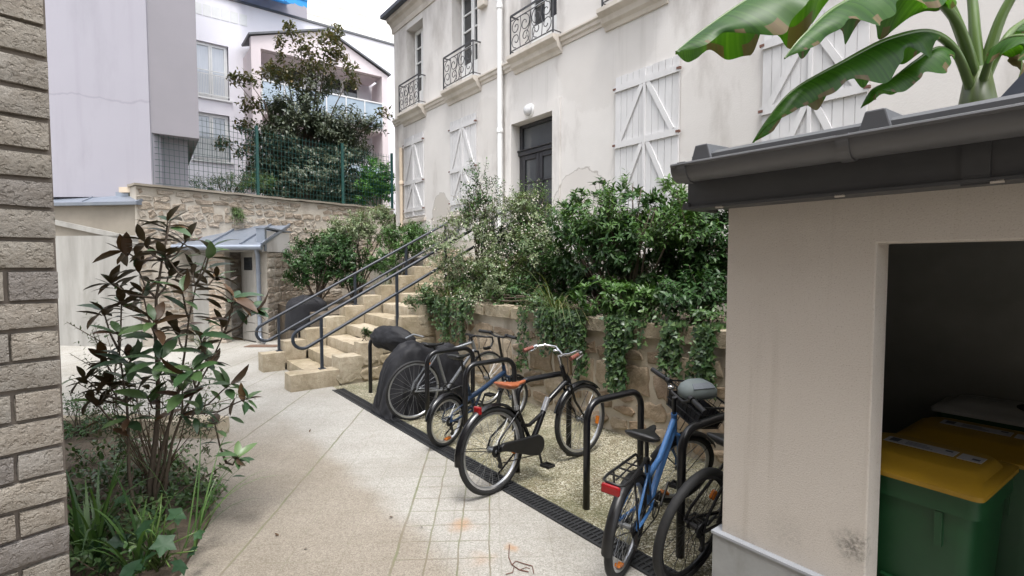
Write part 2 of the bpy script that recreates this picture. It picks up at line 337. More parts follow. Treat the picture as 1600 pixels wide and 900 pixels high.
# ------------------------------------------------------------------ ground materials
def pavement_mat():
    m, nt, p, out = newmat('exposed_aggregate_paving'); b = NB(nt)
    vec = b.coord('Object', rot=(0, 0, R_(-2.5)))
    sx = b.n('ShaderNodeSeparateXYZ'); b.put(sx.inputs[0], vec); X, Y = sx.outputs[0], sx.outputs[1]
    wob = b.math('MULTIPLY', b.math('SUBTRACT', b.noise(vec, 3.0, 3), .5), .03)
    X = b.math('ADD', X, wob); Y = b.math('ADD', Y, wob)
    def grid(c, per, off, w, soft):
        f = b.math('FRACT', b.math('DIVIDE', b.math('ADD', c, off + 50*per), per))
        d = b.math('MULTIPLY', b.math('SUBTRACT', .5, b.math('ABSOLUTE', b.math('SUBTRACT', f, .5))), per)
        return b.rng(d, w, w+soft, 1, 0, True)
    right = b.math('MULTIPLY', b.rng(X, -.575, -.565), b.math('SUBTRACT', 1.0, b.rng(X, .02, .03)))
    hid = b.rng(b.noise(vec, 1.3, 3), .42, .6)
    tx = b.math('MULTIPLY', grid(X, .187, .565, .0035, .003), right)            # small tiles of the old trench
    ty = b.math('MULTIPLY', grid(Y, .197, .0, .003, .003), b.rng(right, 0, 1, .24, .85))
    bigx = b.math('MULTIPLY', grid(X, .945, .565, .0055, .004), b.math('SUBTRACT', 1.0, b.rng(X, -.3, -.2)))
    faintx = b.math('MULTIPLY', grid(X, .315, .565, .002, .003), .28)
    jx = b.math('MAXIMUM', b.math('MAXIMUM', tx, bigx), faintx)
    joint = b.math('MAXIMUM', jx, ty)
    joint = b.math('MULTIPLY', joint, b.rng(hid, 0, 1, .75, 1))
    agg = b.vor(b.coord('Object'), 170, 'F1', 'Color'); ag = b.n('ShaderNodeSeparateColor'); b.put(ag.inputs[0], agg)
    c = b.ramp(ag.outputs[0], [(0, (.25,.238,.213)), (.45, (.335,.322,.293)), (1, (.43,.416,.386))])
    big = b.noise(b.coord('Object'), .9, 6, .6)
    c = b.mix(b.rng(big, .36, .66), c, b.mix(1.0, c, (.76,.745,.715), 'MULTIPLY')); c = b.mix(b.math('MULTIPLY', b.rng(b.noise(b.coord('Object'), 26, 4, .65), .5, .72), .35), c, b.mix(1.0, c, (.66,.64,.6), 'MULTIPLY'))
    # paler band along the drain; slabs tinted browner towards the planting bed
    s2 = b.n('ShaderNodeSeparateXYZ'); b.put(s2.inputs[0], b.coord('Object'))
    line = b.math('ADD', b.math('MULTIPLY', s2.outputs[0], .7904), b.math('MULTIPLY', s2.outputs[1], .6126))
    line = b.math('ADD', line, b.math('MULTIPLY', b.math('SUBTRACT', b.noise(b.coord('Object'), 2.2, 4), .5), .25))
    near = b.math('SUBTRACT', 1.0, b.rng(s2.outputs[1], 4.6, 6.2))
    brown_tint = b.math('MULTIPLY', b.math('SUBTRACT', 1.0, b.rng(line, 1.36, 1.62, 0, 1, True)), near)
    c = b.mix(b.math('MULTIPLY', brown_tint, .95), c, b.mix(1.0, c, (.80,.735,.665), 'MULTIPLY'))
    st = b.rng(b.noise(b.coord('Object'), 2.6, 5, .7), .60, .78); c = b.mix(b.math('MULTIPLY', st, .4), c, (.20,.165,.125))
    # rust blots on the small tiles
    def blot(cx, cy, r):
        d = b.n('ShaderNodeVectorMath', operation='DISTANCE'); b.put(d.inputs[0], b.coord('Object')); d.inputs[1].default_value = (cx, cy, .004)
        e = b.math('ADD', d.outputs['Value'], b.math('MULTIPLY', b.math('SUBTRACT', b.noise(b.coord('Object'), 9, 5), .5), .16))
        return b.rng(e, 0.0, r, 1, 0, True)
    g1, g2, g3 = G(722, 820), G(752, 873), G(798, 855)
    rust = b.math('MAXIMUM', blot(g1.x, g1.y, .13), b.math('MAXIMUM', b.math('MULTIPLY', blot(g2.x, g2.y, .12), .5), blot(g3.x, g3.y, .06)))
    c = b.mix(b.math('MULTIPLY', rust, .6), c, (.36,.19,.08))
    c = b.mix(b.math('MULTIPLY', joint, .92), c, b.mix(b.rng(b.noise(b.coord('Object'), 5, 3), .4, .6), (.17,.145,.105), (.15,.16,.09)))
    b.put(p.inputs['Base Color'], c); p.inputs['Roughness'].default_value = .85; p.inputs['Specular IOR Level'].default_value = .3
    h = b.math('SUBTRACT', b.math('MULTIPLY', ag.outputs[1], .25), b.math('MULTIPLY', joint, 1.5))
    b.put(p.inputs['Normal'], b.bump(h, .45, .006))
    return m
def gravel_mat():
    m, nt, p, out = newmat('pale_pea_gravel'); b = NB(nt); v = b.coord('Object')
    cell = b.vor(v, 85, 'F1', 'Color'); sc = b.n('ShaderNodeSeparateColor'); b.put(sc.inputs[0], cell)
    c = b.ramp(sc.outputs[0], [(0, (.15,.13,.075)), (.4, (.31,.28,.19)), (.75, (.47,.44,.33)), (1, (.64,.62,.53))])
    d = b.vor(v, 85); c = b.mix(b.rng(d, .45, .75), c, b.mix(1.0, c, (.35,.32,.25), 'MULTIPLY'))
    c = b.mix(b.math('MULTIPLY', b.rng(b.noise(v, 1.6, 6, .65), .44, .64), .75), c, (.105,.105,.05))
    c = b.mix(b.math('MULTIPLY', b.rng(b.noise(v, 3.5, 5, .65), .55, .72), .55), c, (.15,.11,.065))
    b.put(p.inputs['Base Color'], c); p.inputs['Roughness'].default_value = .9
    b.put(p.inputs['Normal'], b.bump(b.math('SUBTRACT', 1.0, d), .9, .012))
    return m
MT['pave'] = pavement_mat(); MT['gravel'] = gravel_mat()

# ------------------------------------------------------------------ foliage
class Leaves:
    OVAL = ([(0,0,0),(.3,.5,.06),(.3,0,0),(.3,-.5,.06),(.68,.40,.05),(.68,0,0),(.68,-.40,.05),(1,0,0)],
            [(0,2,1),(0,3,2),(1,2,5,4),(2,3,6,5),(4,5,7),(5,6,7)])
    ELL = ([(0,0,0),(.14,.26,.03),(.14,0,0),(.14,-.26,.03),(.38,.47,.05),(.38,0,0),(.38,-.47,.05),(.64,.46,.05),(.64,0,0),(.64,-.46,.05),(.86,.25,.03),(.86,0,0),(.86,-.25,.03),(1,0,0)],
           [(0,2,1),(0,3,2),(1,2,5,4),(2,3,6,5),(4,5,8,7),(5,6,9,8),(7,8,11,10),(8,9,12,11),(10,11,13),(11,12,13)])
    DIA = ([(0,0,0),(.45,.5,.07),(.5,0,0),(.45,-.5,.07),(1,0,0)], [(0,2,1),(0,3,2),(1,2,4),(2,3,4)])
    IVY = ([(0,0,0),(-.05,.5,.03),(.45,.24,0),(1,0,0),(.45,-.24,0),(-.05,-.5,.03)], [(0,2,1),(0,3,2),(0,4,3),(0,5,4)])
    STAR = ([(0,0,0)] + [(.5*(1 if k%2==0 else .62)*math.cos(2*PI*k/10)+.42, .5*(1 if k%2==0 else .62)*math.sin(2*PI*k/10), .05*(k%2)) for k in range(10)] + [(.42,0,-.02)],
            [(11,1+k,1+(k+1)%10) for k in range(10)])
    def __init__(s): s.d = []
    def add(s, p, d, n, L, W, r, curl=0.2): s.d.append((p[0],p[1],p[2],d[0],d[1],d[2],n[0],n[1],n[2],L,W,r,curl))
    def build(s, name, mat, parent, shape=None, smooth=True):
        tv, tf = shape or s.OVAL
        A = np.array(s.d, dtype=np.float64).reshape(-1, 13); N = len(A); T = np.array(tv, dtype=np.float64); k = len(T)
        P = A[:,0:3]; D = A[:,3:6]; D = D/np.maximum(np.linalg.norm(D,axis=1,keepdims=True),1e-9)
        U = A[:,6:9]; U = U - D*(U*D).sum(1,keepdims=True); nn = np.linalg.norm(U,axis=1,keepdims=True)
        bad = nn[:,0] < 1e-4; U[bad] = np.cross(D[bad], np.array([1.,.3,.2])); U = U/np.maximum(np.linalg.norm(U,axis=1,keepdims=True),1e-9)
        Sd = np.cross(U, D); L = A[:,9][:,None,None]; W = A[:,10][:,None,None]; C = A[:,12][:,None]
        x = T[None,:,0]; z = T[None,:,2]*2*A[:,10][:,None]/A[:,9][:,None] - C*x*x
        V = P[:,None,:] + D[:,None,:]*x[:,:,None]*L + Sd[:,None,:]*T[None,:,1][:,:,None]*W + U[:,None,:]*z[:,:,None]*L
        V = V.reshape(-1, 3)
        base = (np.arange(N)*k)
        faces = []; 
        loops = []; starts = []; tot = []; cur = 0
        flat = [i for f in tf for i in f]; sizes = [len(f) for f in tf]
        allv = (base[:,None] + np.array(flat)[None,:]).reshape(-1)
        sz = np.tile(sizes, N); st = np.concatenate([[0], np.cumsum(sz)[:-1]])
        me = bpy.data.meshes.new(name); me.vertices.add(len(V)); me.vertices.foreach_set('co', V.astype(np.float32).ravel())
        me.loops.add(len(allv)); me.loops.foreach_set('vertex_index', allv.astype(np.int32))
        me.polygons.add(len(sz)); me.polygons.foreach_set('loop_start', st.astype(np.int32)); me.polygons.foreach_set('loop_total', sz.astype(np.int32))
        me.materials.append(mat)
        a = me.attributes.new('rnd', 'FLOAT', 'FACE'); a.data.foreach_set('value', np.repeat(A[:,11], len(sizes)).astype(np.float32))
        if smooth: me.polygons.foreach_set('use_smooth', np.ones(len(sz), dtype=bool))
        me.update(calc_edges=True); me.validate()
        o = bpy.data.objects.new(name, me); COL.objects.link(o)
        if parent is not None: o.parent = parent
        return o
def rv3(): 
    v = RNG.normal(size=3); return Vector(v/np.linalg.norm(v))
def rnd(a=0., b=1.): return float(RNG.uniform(a, b))
def shrub(name, label, cat, base, blobs, ntwig, nleaf, L, W, mat, group=None, shape=None, barkm='bark', shell=.55, up=.35, gap=.0, gscale=2.2,
          stem_r=.02, twig=.22, curl=.25, nbranch=14, keep=None, flowers=None, tint=.0, droop=0., whorl=False):
    """a bush: twigs fill irregular blobs, each twig carries its own leaves; limbs run from the base to the blobs"""
    base = Vector(base); root = thing(name, label, cat, base, 0, group)
    lv = Leaves(); st = MB(); fl = Leaves(); off = -base
    wts = np.array([b[1][0]*b[1][1]*b[1][2] for b in blobs])**.75; wts = wts/wts.sum()
    sd = rnd(0, 50)
    made = 0; tries = 0
    while made < ntwig and tries < ntwig*8:
        tries += 1
        c, r = blobs[int(RNG.choice(len(blobs), p=wts))]; c = Vector(c)
        d = rv3(); rad = (rnd()**(1/3))*(1-shell) + shell*rnd(.72, 1.04)
        wob = 1 + .35*noise.noise(d*1.7 + c*1.3 + Vector((sd,0,0)))
        p = c + Vector((d.x*r[0], d.y*r[1], d.z*r[2]))*rad*wob
        if noise.noise(p*gscale + Vector((sd,3,1))) < gap - .25: continue
        if p.z < .02 or (keep and not keep(p)): continue
        made += 1
        clump = .5 + .5*noise.noise(p*3.1 + Vector((0, sd, 0)))
        dr = (d + Vector((0,0,up)) + rv3()*.45).normalized(); tl = twig*rnd(.6, 1.25)
        p0 = p - dr*tl*.6; a = dr.orthogonal().normalized(); bb = dr.cross(a)
        if made % 3 == 0: st.tube([p0+off, p+off + Vector((0,0,-droop*tl)), p + dr*tl*.4 + off], [.0035,.0028,.0015], 4, caps=False)
        for k in range(nleaf):
            f = (k+.5)/nleaf; ph = (k*2.4 + rnd(-.3,.3)) if not whorl else 2*PI*k/nleaf*1.618
            q = p0 + dr*tl*(f if not whorl else .75+.25*f) + Vector((0,0,-droop*f*f*tl))
            ld = (a*math.cos(ph) + bb*math.sin(ph))*.85 + dr*rnd(.25,.8) + Vector((0,0,-droop*.5)); ld.normalize()
            nn = (Vector((0,0,1))*.8 + dr*.6 + rv3()*.35)
            s = rnd(.65, 1.15)
            lv.add(q+off, ld, nn, L*s, W*s*rnd(.8,1.1), min(1, max(0, clump*.55 + rnd(0,.45) + tint)), curl*rnd(.3,1.6))
        if flowers and rnd() < flowers:
            for k in range(5):
                q = p + dr*tl*.5 + rv3()*.04; fl.add(q+off, rv3(), rv3(), .022, .02, rnd(), .1)
    for k in range(nbranch):
        c, r = blobs[int(RNG.choice(len(blobs), p=wts))]; d = rv3(); d.z = abs(d.z)
        e = Vector(c) + Vector((d.x*r[0], d.y*r[1], d.z*r[2]))*.8
        m = base.lerp(e, .45) + rv3()*.08*(e-base).length + Vector((0,0,.06))
        pts = [base + Vector((rnd(-.08,.08), rnd(-.08,.08), -.02)), base.lerp(m,.5)+rv3()*.02, m, m.lerp(e,.55)+rv3()*.03, e]
        st.tube([q+off for q in pts], [stem_r, stem_r*.85, stem_r*.65, stem_r*.45, stem_r*.2], 5)
    lv.build('foliage', mat, root, shape); st.build('stem', MT[barkm], root, smooth=True)
    if fl.d: fl.build('blossom', MT['petal'], root, Leaves.DIA)
    return root
def blade_tuft(name, label, cat, base, n, L, W, mat, spread=.5, parent_label=None, lean=(0,0,0), group=None):
    root = thing(name, label, cat, base, 0, group); mb = MB()
    for k in range(n):
        a = rnd(0, 2*PI); out = Vector((math.cos(a), math.sin(a), 0)); l = L*rnd(.6,1.15); e = spread*rnd(.4,1.4)
        p = Vector((rnd(-.05,.05), rnd(-.05,.05), 0)); d = (Vector((0,0,1)) + out*e*.5 + Vector(lean)).normalized()
        mb.rv = rnd(); prev = None; sg = 8
        sd = out.cross(Vector((0,0,1)))
        for i in range(sg+1):
            t = i/sg; w = W*(1-t**2.2)*(.6+.4*min(1,t*4))
            A, B = mb.V(p - sd*w/2), mb.V(p + sd*w/2)
            if prev: mb.F(prev[0], prev[1], B, A)
            prev = (A, B); p = p + d*l/sg; d = (d + (out*.6 + Vector((0,0,-1)))*(e*.28*t*1.6)).normalized()
            if p.z < .01: p.z = .01
    mb.build('blades', mat, root, smooth=True); return root
LM = {}
LM['dark'] = leaf_mat('dark_evergreen_leaf', [(.012,.032,.012),(.024,.062,.018),(.045,.105,.026),(.095,.165,.05)], .46, trans=.14)
LM['mid'] = leaf_mat('mid_green_leaf', [(.03,.068,.02),(.06,.125,.032),(.11,.19,.05)], .38, trans=.18)
LM['vari'] = leaf_mat('grey_green_leaf', [(.045,.085,.035),(.085,.135,.055),(.16,.20,.095),(.28,.30,.19)], .42, trans=.15)
LM['bright'] = leaf_mat('bright_green_leaf', [(.035,.10,.018),(.065,.17,.025),(.10,.24,.04)], .4, trans=.25)
LM['ivy'] = leaf_mat('ivy_leaf', [(.024,.055,.02),(.045,.092,.03),(.08,.14,.045),(.15,.20,.085)], .36, trans=.12)
LM['purple'] = leaf_mat('purple_green_leaf', [(.04,.058,.04),(.062,.082,.052),(.09,.105,.062),(.13,.115,.06)], .4, trans=.12)
LM['purpletop'] = leaf_mat('bronze_leaf', [(.07,.085,.04),(.11,.11,.05),(.17,.12,.055)], .4, trans=.2)
LM['magnolia'] = leaf_mat('magnolia_leaf', [(.02,.055,.020),(.036,.082,.028),(.06,.115,.036),(.10,.17,.05)], .4, back=(.055,.034,.018), trans=.06, spec=.6)
LM['magbrown'] = leaf_mat('brown_magnolia_leaf', [(.05,.026,.014),(.07,.038,.018),(.095,.05,.022),(.13,.075,.03)], .4, trans=.03)
LM['thin'] = leaf_mat('thin_olive_leaf', [(.05,.075,.04),(.09,.12,.06),(.15,.17,.09)], .5, trans=.2)
LM['blade'] = leaf_mat('strap_leaf', [(.03,.07,.02),(.055,.115,.028),(.095,.17,.045)], .4, trans=.18)
LM['drygrass'] = leaf_mat('ornamental_grass_blade', [(.035,.065,.018),(.07,.10,.03),(.17,.155,.065)], .5, trans=.2)
LM['broad'] = leaf_mat('broad_green_leaf', [(.012,.036,.016),(.019,.052,.021),(.03,.075,.028)], .55, trans=.1)
LM['banana'] = leaf_mat('banana_leaf', [(.022,.07,.010),(.035,.105,.013),(.055,.14,.022)], .4, trans=.45, tcol=(1.9,1.9,.35), spec=.3)
LM['bandry'] = leaf_mat('dry_banana_leaf', [(.09,.06,.03),(.14,.10,.04),(.10,.10,.03)], .6, trans=.2)
LM['hedge'] = leaf_mat('hedge_leaf', [(.04,.08,.025),(.08,.14,.04),(.13,.19,.06)], .45, trans=.2)
MT['petal'] = M('white_petal', (.62,.58,.5), (.55,.5,.42), 10, .6)
MT['bantrunk'] = M('banana_stem', (.07,.10,.025), (.045,.06,.02), 5, .4, stretch=(6,6,.6), grime=(.10,.06,.03), gscale=2)
MT['banrib'] = M('banana_midrib', (.10,.16,.04), (.075,.125,.03), 6, .35)

# ------------------------------------------------------------------ masonry
def stone_face(mb, x0, x1, z0, z1, y, relief, jit, rough=.006):
    """one dressed stone of a wall face: an irregular slab with a worn rounded edge"""
    w, h = x1-x0, z1-z0; pts = []
    def edge(a, b, k):
        for i in range(k):
            t = i/k; pts.append((a[0]+(b[0]-a[0])*t + rnd(-jit,jit), a[1]+(b[1]-a[1])*t + rnd(-jit,jit)))
    cx, cz = (x0+x1)/2, (z0+z1)/2; k = min(.28*min(w,h), .05)*rnd(.3,1)
    nx, nz = max(2, int(w/.09)), max(2, int(h/.09))
    edge((x0+k,z0),(x1-k,z0),nx); edge((x1,z0+k),(x1,z1-k),nz); edge((x1-k,z1),(x0+k,z1),nx); edge((x0,z1-k),(x0,z0+k),nz)
    rings = []
    for sc, dy in ((1.0, .004), (1.0, -.45), (.95, -.85), (.8, -1.0), (.45, -1.05)):
        rr = []
        for (px, pz) in pts:
            ins = 1-sc; m = min(w, h)
            qx = px + math.copysign(min(ins*m/2, abs(px-cx)), cx-px); qz = pz + math.copysign(min(ins*m/2, abs(pz-cz)), cz-pz)
            rr.append(mb.V((qx, y + (dy*relief if dy < 0 else dy) + (rnd(-rough, rough) if dy < -.5 else 0), qz)))
        rings.append(rr)
    n = len(pts)
    for A, B in zip(rings, rings[1:]):
        for j in range(n): mb.F(A[j], A[(j+1)%n], B[(j+1)%n], B[j])
    c = mb.V((cx, y - relief*1.05, cz)); A = rings[-1]
    for j in range(n): mb.F(A[j], A[(j+1)%n], c)
def masonry(mb, x0, x1, z0, z1, rows=(.16,.3), wid=(.2,.5), joint=.025, relief=.025, jit=.012, y=0.0, top=None, skip=None, drop=.0, rough=.006):
    z = z0
    while z < z1 - .05:
        h = min(rnd(*rows), z1-z)
        if z1-z-h < rows[0]*.5: h = z1-z
        x = x0 - rnd(0, wid[0]*.5)
        while x < x1:
            w = rnd(*wid)
            if x1-x-w < wid[0]*.5: w = x1-x
            a, b = max(x, x0), min(x+w, x1)
            split = h > .22 and rnd() < .25
            for (za, zb) in (((z, z+h*.5), (z+h*.5, z+h)) if split else ((z, z+h),)):
                if b-a > joint*2 and rnd() > drop and not (skip and skip((a+b)/2, (za+zb)/2)):
                    zt = zb - joint/2
                    if top: zt = min(zt, top((a+b)/2)-.01)
                    if zt - za > joint*1.5:
                        mb.rv = rnd(); g = joint/2*rnd(.5,1.6)
                        stone_face(mb, a+g, b-g, za+g, zt, y, relief*rnd(.5,1.3), jit, rough)
            x += w
        z += h
def wall_holes(mb, x0, x1, z0, z1, holes, y=0.0, depth=.3, extra_x=(), extra_z=()):
    xs = sorted(set([x0, x1] + [h[0] for h in holes] + [h[1] for h in holes] + list(extra_x)))
    zs = sorted(set([z0, z1] + [h[2] for h in holes] + [h[3] for h in holes] + list(extra_z)))
    for a, b in zip(xs, xs[1:]):
        for c, d in zip(zs, zs[1:]):
            mx, mz = (a+b)/2, (c+d)/2
            if any(h[0] < mx < h[1] and h[2] < mz < h[3] for h in holes): continue
            mb.quad((a,y,c),(b,y,c),(b,y,d),(a,y,d))
    for h in holes:
        a, b, c, d = h
        mb.quad((a,y,c),(a,y,d),(a,y+depth,d),(a,y+depth,c)); mb.quad((b,y,d),(b,y,c),(b,y+depth,c),(b,y+depth,d))
        mb.quad((a,y,d),(b,y,d),(b,y+depth,d),(a,y+depth,d)); mb.quad((b,y,c),(a,y,c),(a,y+depth,c),(b,y+depth,c))
# ================================================================== SETTING
def sheet(name, pts, z, m):
    mb = MB(); mb.poly([(p[0], p[1], z) for p in pts]); return tag(mb.build(name, m), kind='structure')
sheet('ground', [(-400,-400),(400,-400),(400,400),(-400,400)], -.03, MT['concrete2'])
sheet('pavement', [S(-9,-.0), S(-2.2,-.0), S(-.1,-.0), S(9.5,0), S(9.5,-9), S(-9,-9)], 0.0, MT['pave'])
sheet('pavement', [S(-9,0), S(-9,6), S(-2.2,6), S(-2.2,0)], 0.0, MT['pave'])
sheet('gravel', [S(-.5,.0), S(-.5,1.75), S(9.5,1.75), S(9.5,.0)], -.004, MT['gravel'])
bed = [(-1.85,2.3),(-1.86,2.8),(-2.05,3.4),(-2.45,3.95),(-3.0,4.5),(-3.9,4.95),(-9,5.2),(-9,1.2),(-2.4,1.2)]
mb = MB(); mb.prism(bed, -.02, .035); tag(mb.build('planting_soil', MT['soil']), kind='structure')

# drain channel
dr = frame_thing('drain_channel', 'long black slotted drain grate between paving and gravel', 'drain', SITE)
mb = MB(); mb.box(-.05, 8.0, -.075, .075, -.02, .003); mb.build('channel', MT['void'], dr)
mb = MB()
for y in (-.078, .062): mb.box(-.05, 8.0, y, y+.016, -.02, .012)
mb.build('frame', MT['drain'], dr)
mb = MB(); x = -.04
while x < 8: mb.box(x, x+.017, -.062, .062, .004, .010); x += .034
mb.box(-.05, 8.0, -.005, .005, .004, .0108)
mb.build('grate', MT['drain'], dr)

# ================================================================== HOUSE
HF = Frame(.45, 10.3, .6126, -.7904)
hx = lambda u, v=200: HF.hit(u, v)[0]
hz = lambda u, v: HF.hit(u, v)[1]
house = frame_thing('townhouse', 'long two-storey white rendered house with closed shutters and iron balconies', 'house', HF)
TERR = 1.87
xL, xR = hx(617), 9.0
wins = [(hx(636), hx(662), 5.98, 8.25), (hx(707), hx(746.5), 5.98, 8.25), (hx(813), hx(869), 5.98, 8.25), (hx(957), hx(1028), 5.98, 8.25), (4.9, 6.1, 5.98, 8.25)]
door = (hx(800), hx(864), TERR, hz(864, 173))
mb = MB(); wall_holes(mb, xL, xR, 0, 8.75, wins+[door], 0, .34, [0, 2, 4], [2, 4])
mb.box(xL, xR, .42, 9, 0, 8.75); mb.quad((xL,0,0),(xL,.42,0),(xL,.42,8.75),(xL,0,8.75))
mb.build('wall', MT['render'], house)
# string course with the deeper balcony sills
def course(prof, pieces, name, m, parent):
    mb = MB()
    for (a, b, dy) in pieces: mb.xprism([(y-dy if y < 0 else y, z) for y, z in prof], a, b)
    return mb.build(name, m, parent)
bandp = [(.01,5.74),(-.02,5.74),(-.03,5.79),(-.06,5.81),(-.07,5.86),(-.10,5.885),(-.10,5.915),(.01,5.935)]
cur = xL; pcs = []
for w in wins:
    pcs.append((cur, w[0]-.16, 0)); cur = w[1]+.16
pcs.append((cur, xR, 0))
for pc in pcs: course(bandp, [pc], 'string_course', MT['mould'], house)
balp = [(.01,5.62),(-.03,5.62),(-.06,5.68),(-.12,5.72),(-.15,5.80),(-.23,5.845),(-.245,5.86),(-.245,5.925),(.30,5.955)]
for w in wins:
    mb = MB(); mb.xprism(balp, w[0]-.16, w[1]+.16); mb.build('balcony_sill', MT['mould'], house)
# cornice, eave and roof
mb = MB(); mb.xprism([(.01,8.42),(-.03,8.42),(-.05,8.5),(-.05,8.56),(-.12,8.66),(-.2,8.7),(-.22,8.80),(.01,8.80)], xL-.05, xR); mb.build('cornice', MT['mould'], house)
mb = MB(); mb.xprism([(-.36,8.80),(-.36,8.90),(.6,9.55),(2.2,11.4),(9,11.6),(9,8.83),(.01,8.81)], xL-.14, xR); mb.build('roof', MT['slate'], house)
# french windows upstairs
def french(parent, a, b, z0, z1, y, cols=2, rows=4, gm='glassdark', fm='whitepaint', curtain=False, solid=.45):
    fr = MB(); t = .055
    fr.box(a, a+t, y, y+.07, z0, z1); fr.box(b-t, b, y, y+.07, z0, z1); fr.box(a+t, b-t, y, y+.07, z1-t, z1); fr.box(a+t, b-t, y, y+.07, z0, z0+t)
    o = fr.build('window', MT[fm], parent, bevel=.006, seg=1)
    n = cols; iw = (b-a-2*t)/n
    for k in range(n):
        l = MB(); xa, xb = a+t+iw*k+.004, a+t+iw*(k+1)-.004; s = .06
        l.box(xa, xa+s, y-.02, y+.045, z0+t, z1-t); l.box(xb-s, xb, y-.02, y+.045, z0+t, z1-t)
        l.box(xa+s, xb-s, y-.02, y+.045, z1-t-s, z1-t); l.box(xa+s, xb-s, y-.02, y+.045, z0+t, z0+t+s+solid)
        zz0, zz1 = z0+t+s+solid, z1-t-s
        for r in range(1, rows): zc = zz0+(zz1-zz0)*r/rows; l.box(xa+s, xb-s, y-.01, y+.03, zc-.015, zc+.015)
        l.build('sash', MT[fm], o)
    g = MB(); g.quad((a+t,y+.02,z0+t),(b-t,y+.02,z0+t),(b-t,y+.02,z1-t),(a+t,y+.02,z1-t)); g.build('pane', MT[gm], o)
    return o
for w in wins: french(house, w[0]+.02, w[1]-.02, w[2], w[3], .26)
# wrought iron balconies
def scroll(mb, cx, cz, r, a0, turns, y, thick=.009, sgn=1):
    pts = []
    for k in range(26):
        t = k/25; a = a0 + sgn*t*turns*2*PI; rr = r*(1-.8*t); pts.append((cx+rr*math.cos(a), y, cz+rr*math.sin(a)))
    mb.tube(pts, thick, 5)
def balcony(parent, a, b, z0, z1, y):
    mb = MB()
    mb.bar((a,y,z1),(b,y,z1),.035,.02,(0,1,0)); mb.bar((a,y,z1-.10),(b,y,z1-.10),.014,.014); mb.bar((a,y,z0+.05),(b,y,z0+.05),.02,.014)
    for x in (a, b): mb.bar((x,y,z0),(x,y,z1),.024,.024,(0,1,0)); mb.bar((x,y,z1),(x,.05,z1),.03,.02); mb.bar((x,y,z0+.05),(x,.05,z0+.05),.015,.015)
    o = mb.build('balcony_railing', MT['iron'], parent)
    s = MB(); c = (a+b)/2; w = b-a; m = (z0+z1-.05)/2; hh = (z1-z0-.15)
    for sg in (-1, 1):
        scroll(s, c+sg*w*.14, m+hh*.2, w*.13, PI/2, 1.3, y, sgn=sg); scroll(s, c+sg*w*.13, m-hh*.22, w*.11, -PI/2, 1.2, y, sgn=-sg)
        scroll(s, c+sg*w*.36, m+hh*.22, w*.11, PI/2, 1.2, y, sgn=-sg); scroll(s, c+sg*w*.36, m-hh*.2, w*.12, -PI/2, 1.2, y, sgn=sg)
        s.tube([(c+sg*w*.25,y,z0+.05),(c+sg*w*.27,y,m-.05),(c+sg*w*.23,y,m+.1),(c+sg*w*.25,y,z1-.1)], .008, 5)
        s.tube([(c+sg*w*.02,y,z0+.05),(c+sg*w*.10,y,m-.1),(c+sg*w*.02,y,m+.05),(c,y,z1-.1)], .008, 5)
    s.build('scrollwork', MT['iron'], o)
for w in wins: balcony(house, w[0]-.07, w[1]+.12, 5.955, 6.70, -.20)
# shutters
def shutter_pair(parent, a, b, z0, z1, zm, seed):
    c = (a+b)/2
    for k, (xa, xb) in enumerate(((a, c-.004), (c+.004, b))):
        mb = MB(); n = 5; w = (xb-xa)/n
        for i in range(n): mb.box(xa+w*i+.005, xa+w*(i+1)-.005, -.036-rnd(0,.004), -.008, z0+rnd(0,.012), z1-rnd(0,.01))
        mb.box(xa+.004, xb-.004, -.03, -.006, z0+.02, z1-.02)
        o = mb.build('shutter', MT['shutter'], parent)
        r = MB()
        for zc in (z1-.20, zm, z0+.2): r.box(xa-.01 if k == 0 else xa, xb if k == 0 else xb+.01, -.066, -.038, zc-.05, zc+.05)
        outer, inner = (xa+.10, xb-.05) if k == 0 else (xb-.10, xa+.05)
        for zb, zt in ((zm+.05, z1-.25), (z0+.25, zm-.05)): r.bar((outer,-.051,zb),(inner,-.051,zt),.075,.026,(0,1,0))
        if k == 0: r.box(xb-.02, xb+.022, -.072, -.037, z0+.02, z1-.02)
        r.build('brace', MT['shutter'], o)
        for zc in (z1-.2, zm, z0+.2):
            hg = MB(); xe = xa if k == 0 else xb; hg.box(xe-.03, xe+.03, -.073, -.03, zc-.016, zc+.016); hg.build('hinge', MT['redroot'], o)
z2 = (3.02, 5.32, 3.95)
shutter_pair(house, hx(633), hx(663), 3.02, hz(632,218), 3.98, 1)
shutter_pair(house, hx(705), hx(745.5), 3.0, hz(705,192), 3.98, 2)
shutter_pair(house, hx(963.5), hx(1062.5), 2.45, hz(965,122), 3.68, 3)
shutter_pair(house, hx(1191.5), hx(1355.5), 2.45, hz(1191,50), 3.68, 4)
for a, b in ((hx(633), hx(663)), (hx(705), hx(745.5))):
    mb = MB(); mb.xprism([(.01,2.88),(-.07,2.88),(-.08,2.96),(.01,2.985)], a-.06, b+.06); mb.build('window_sill', MT['mould'], house)
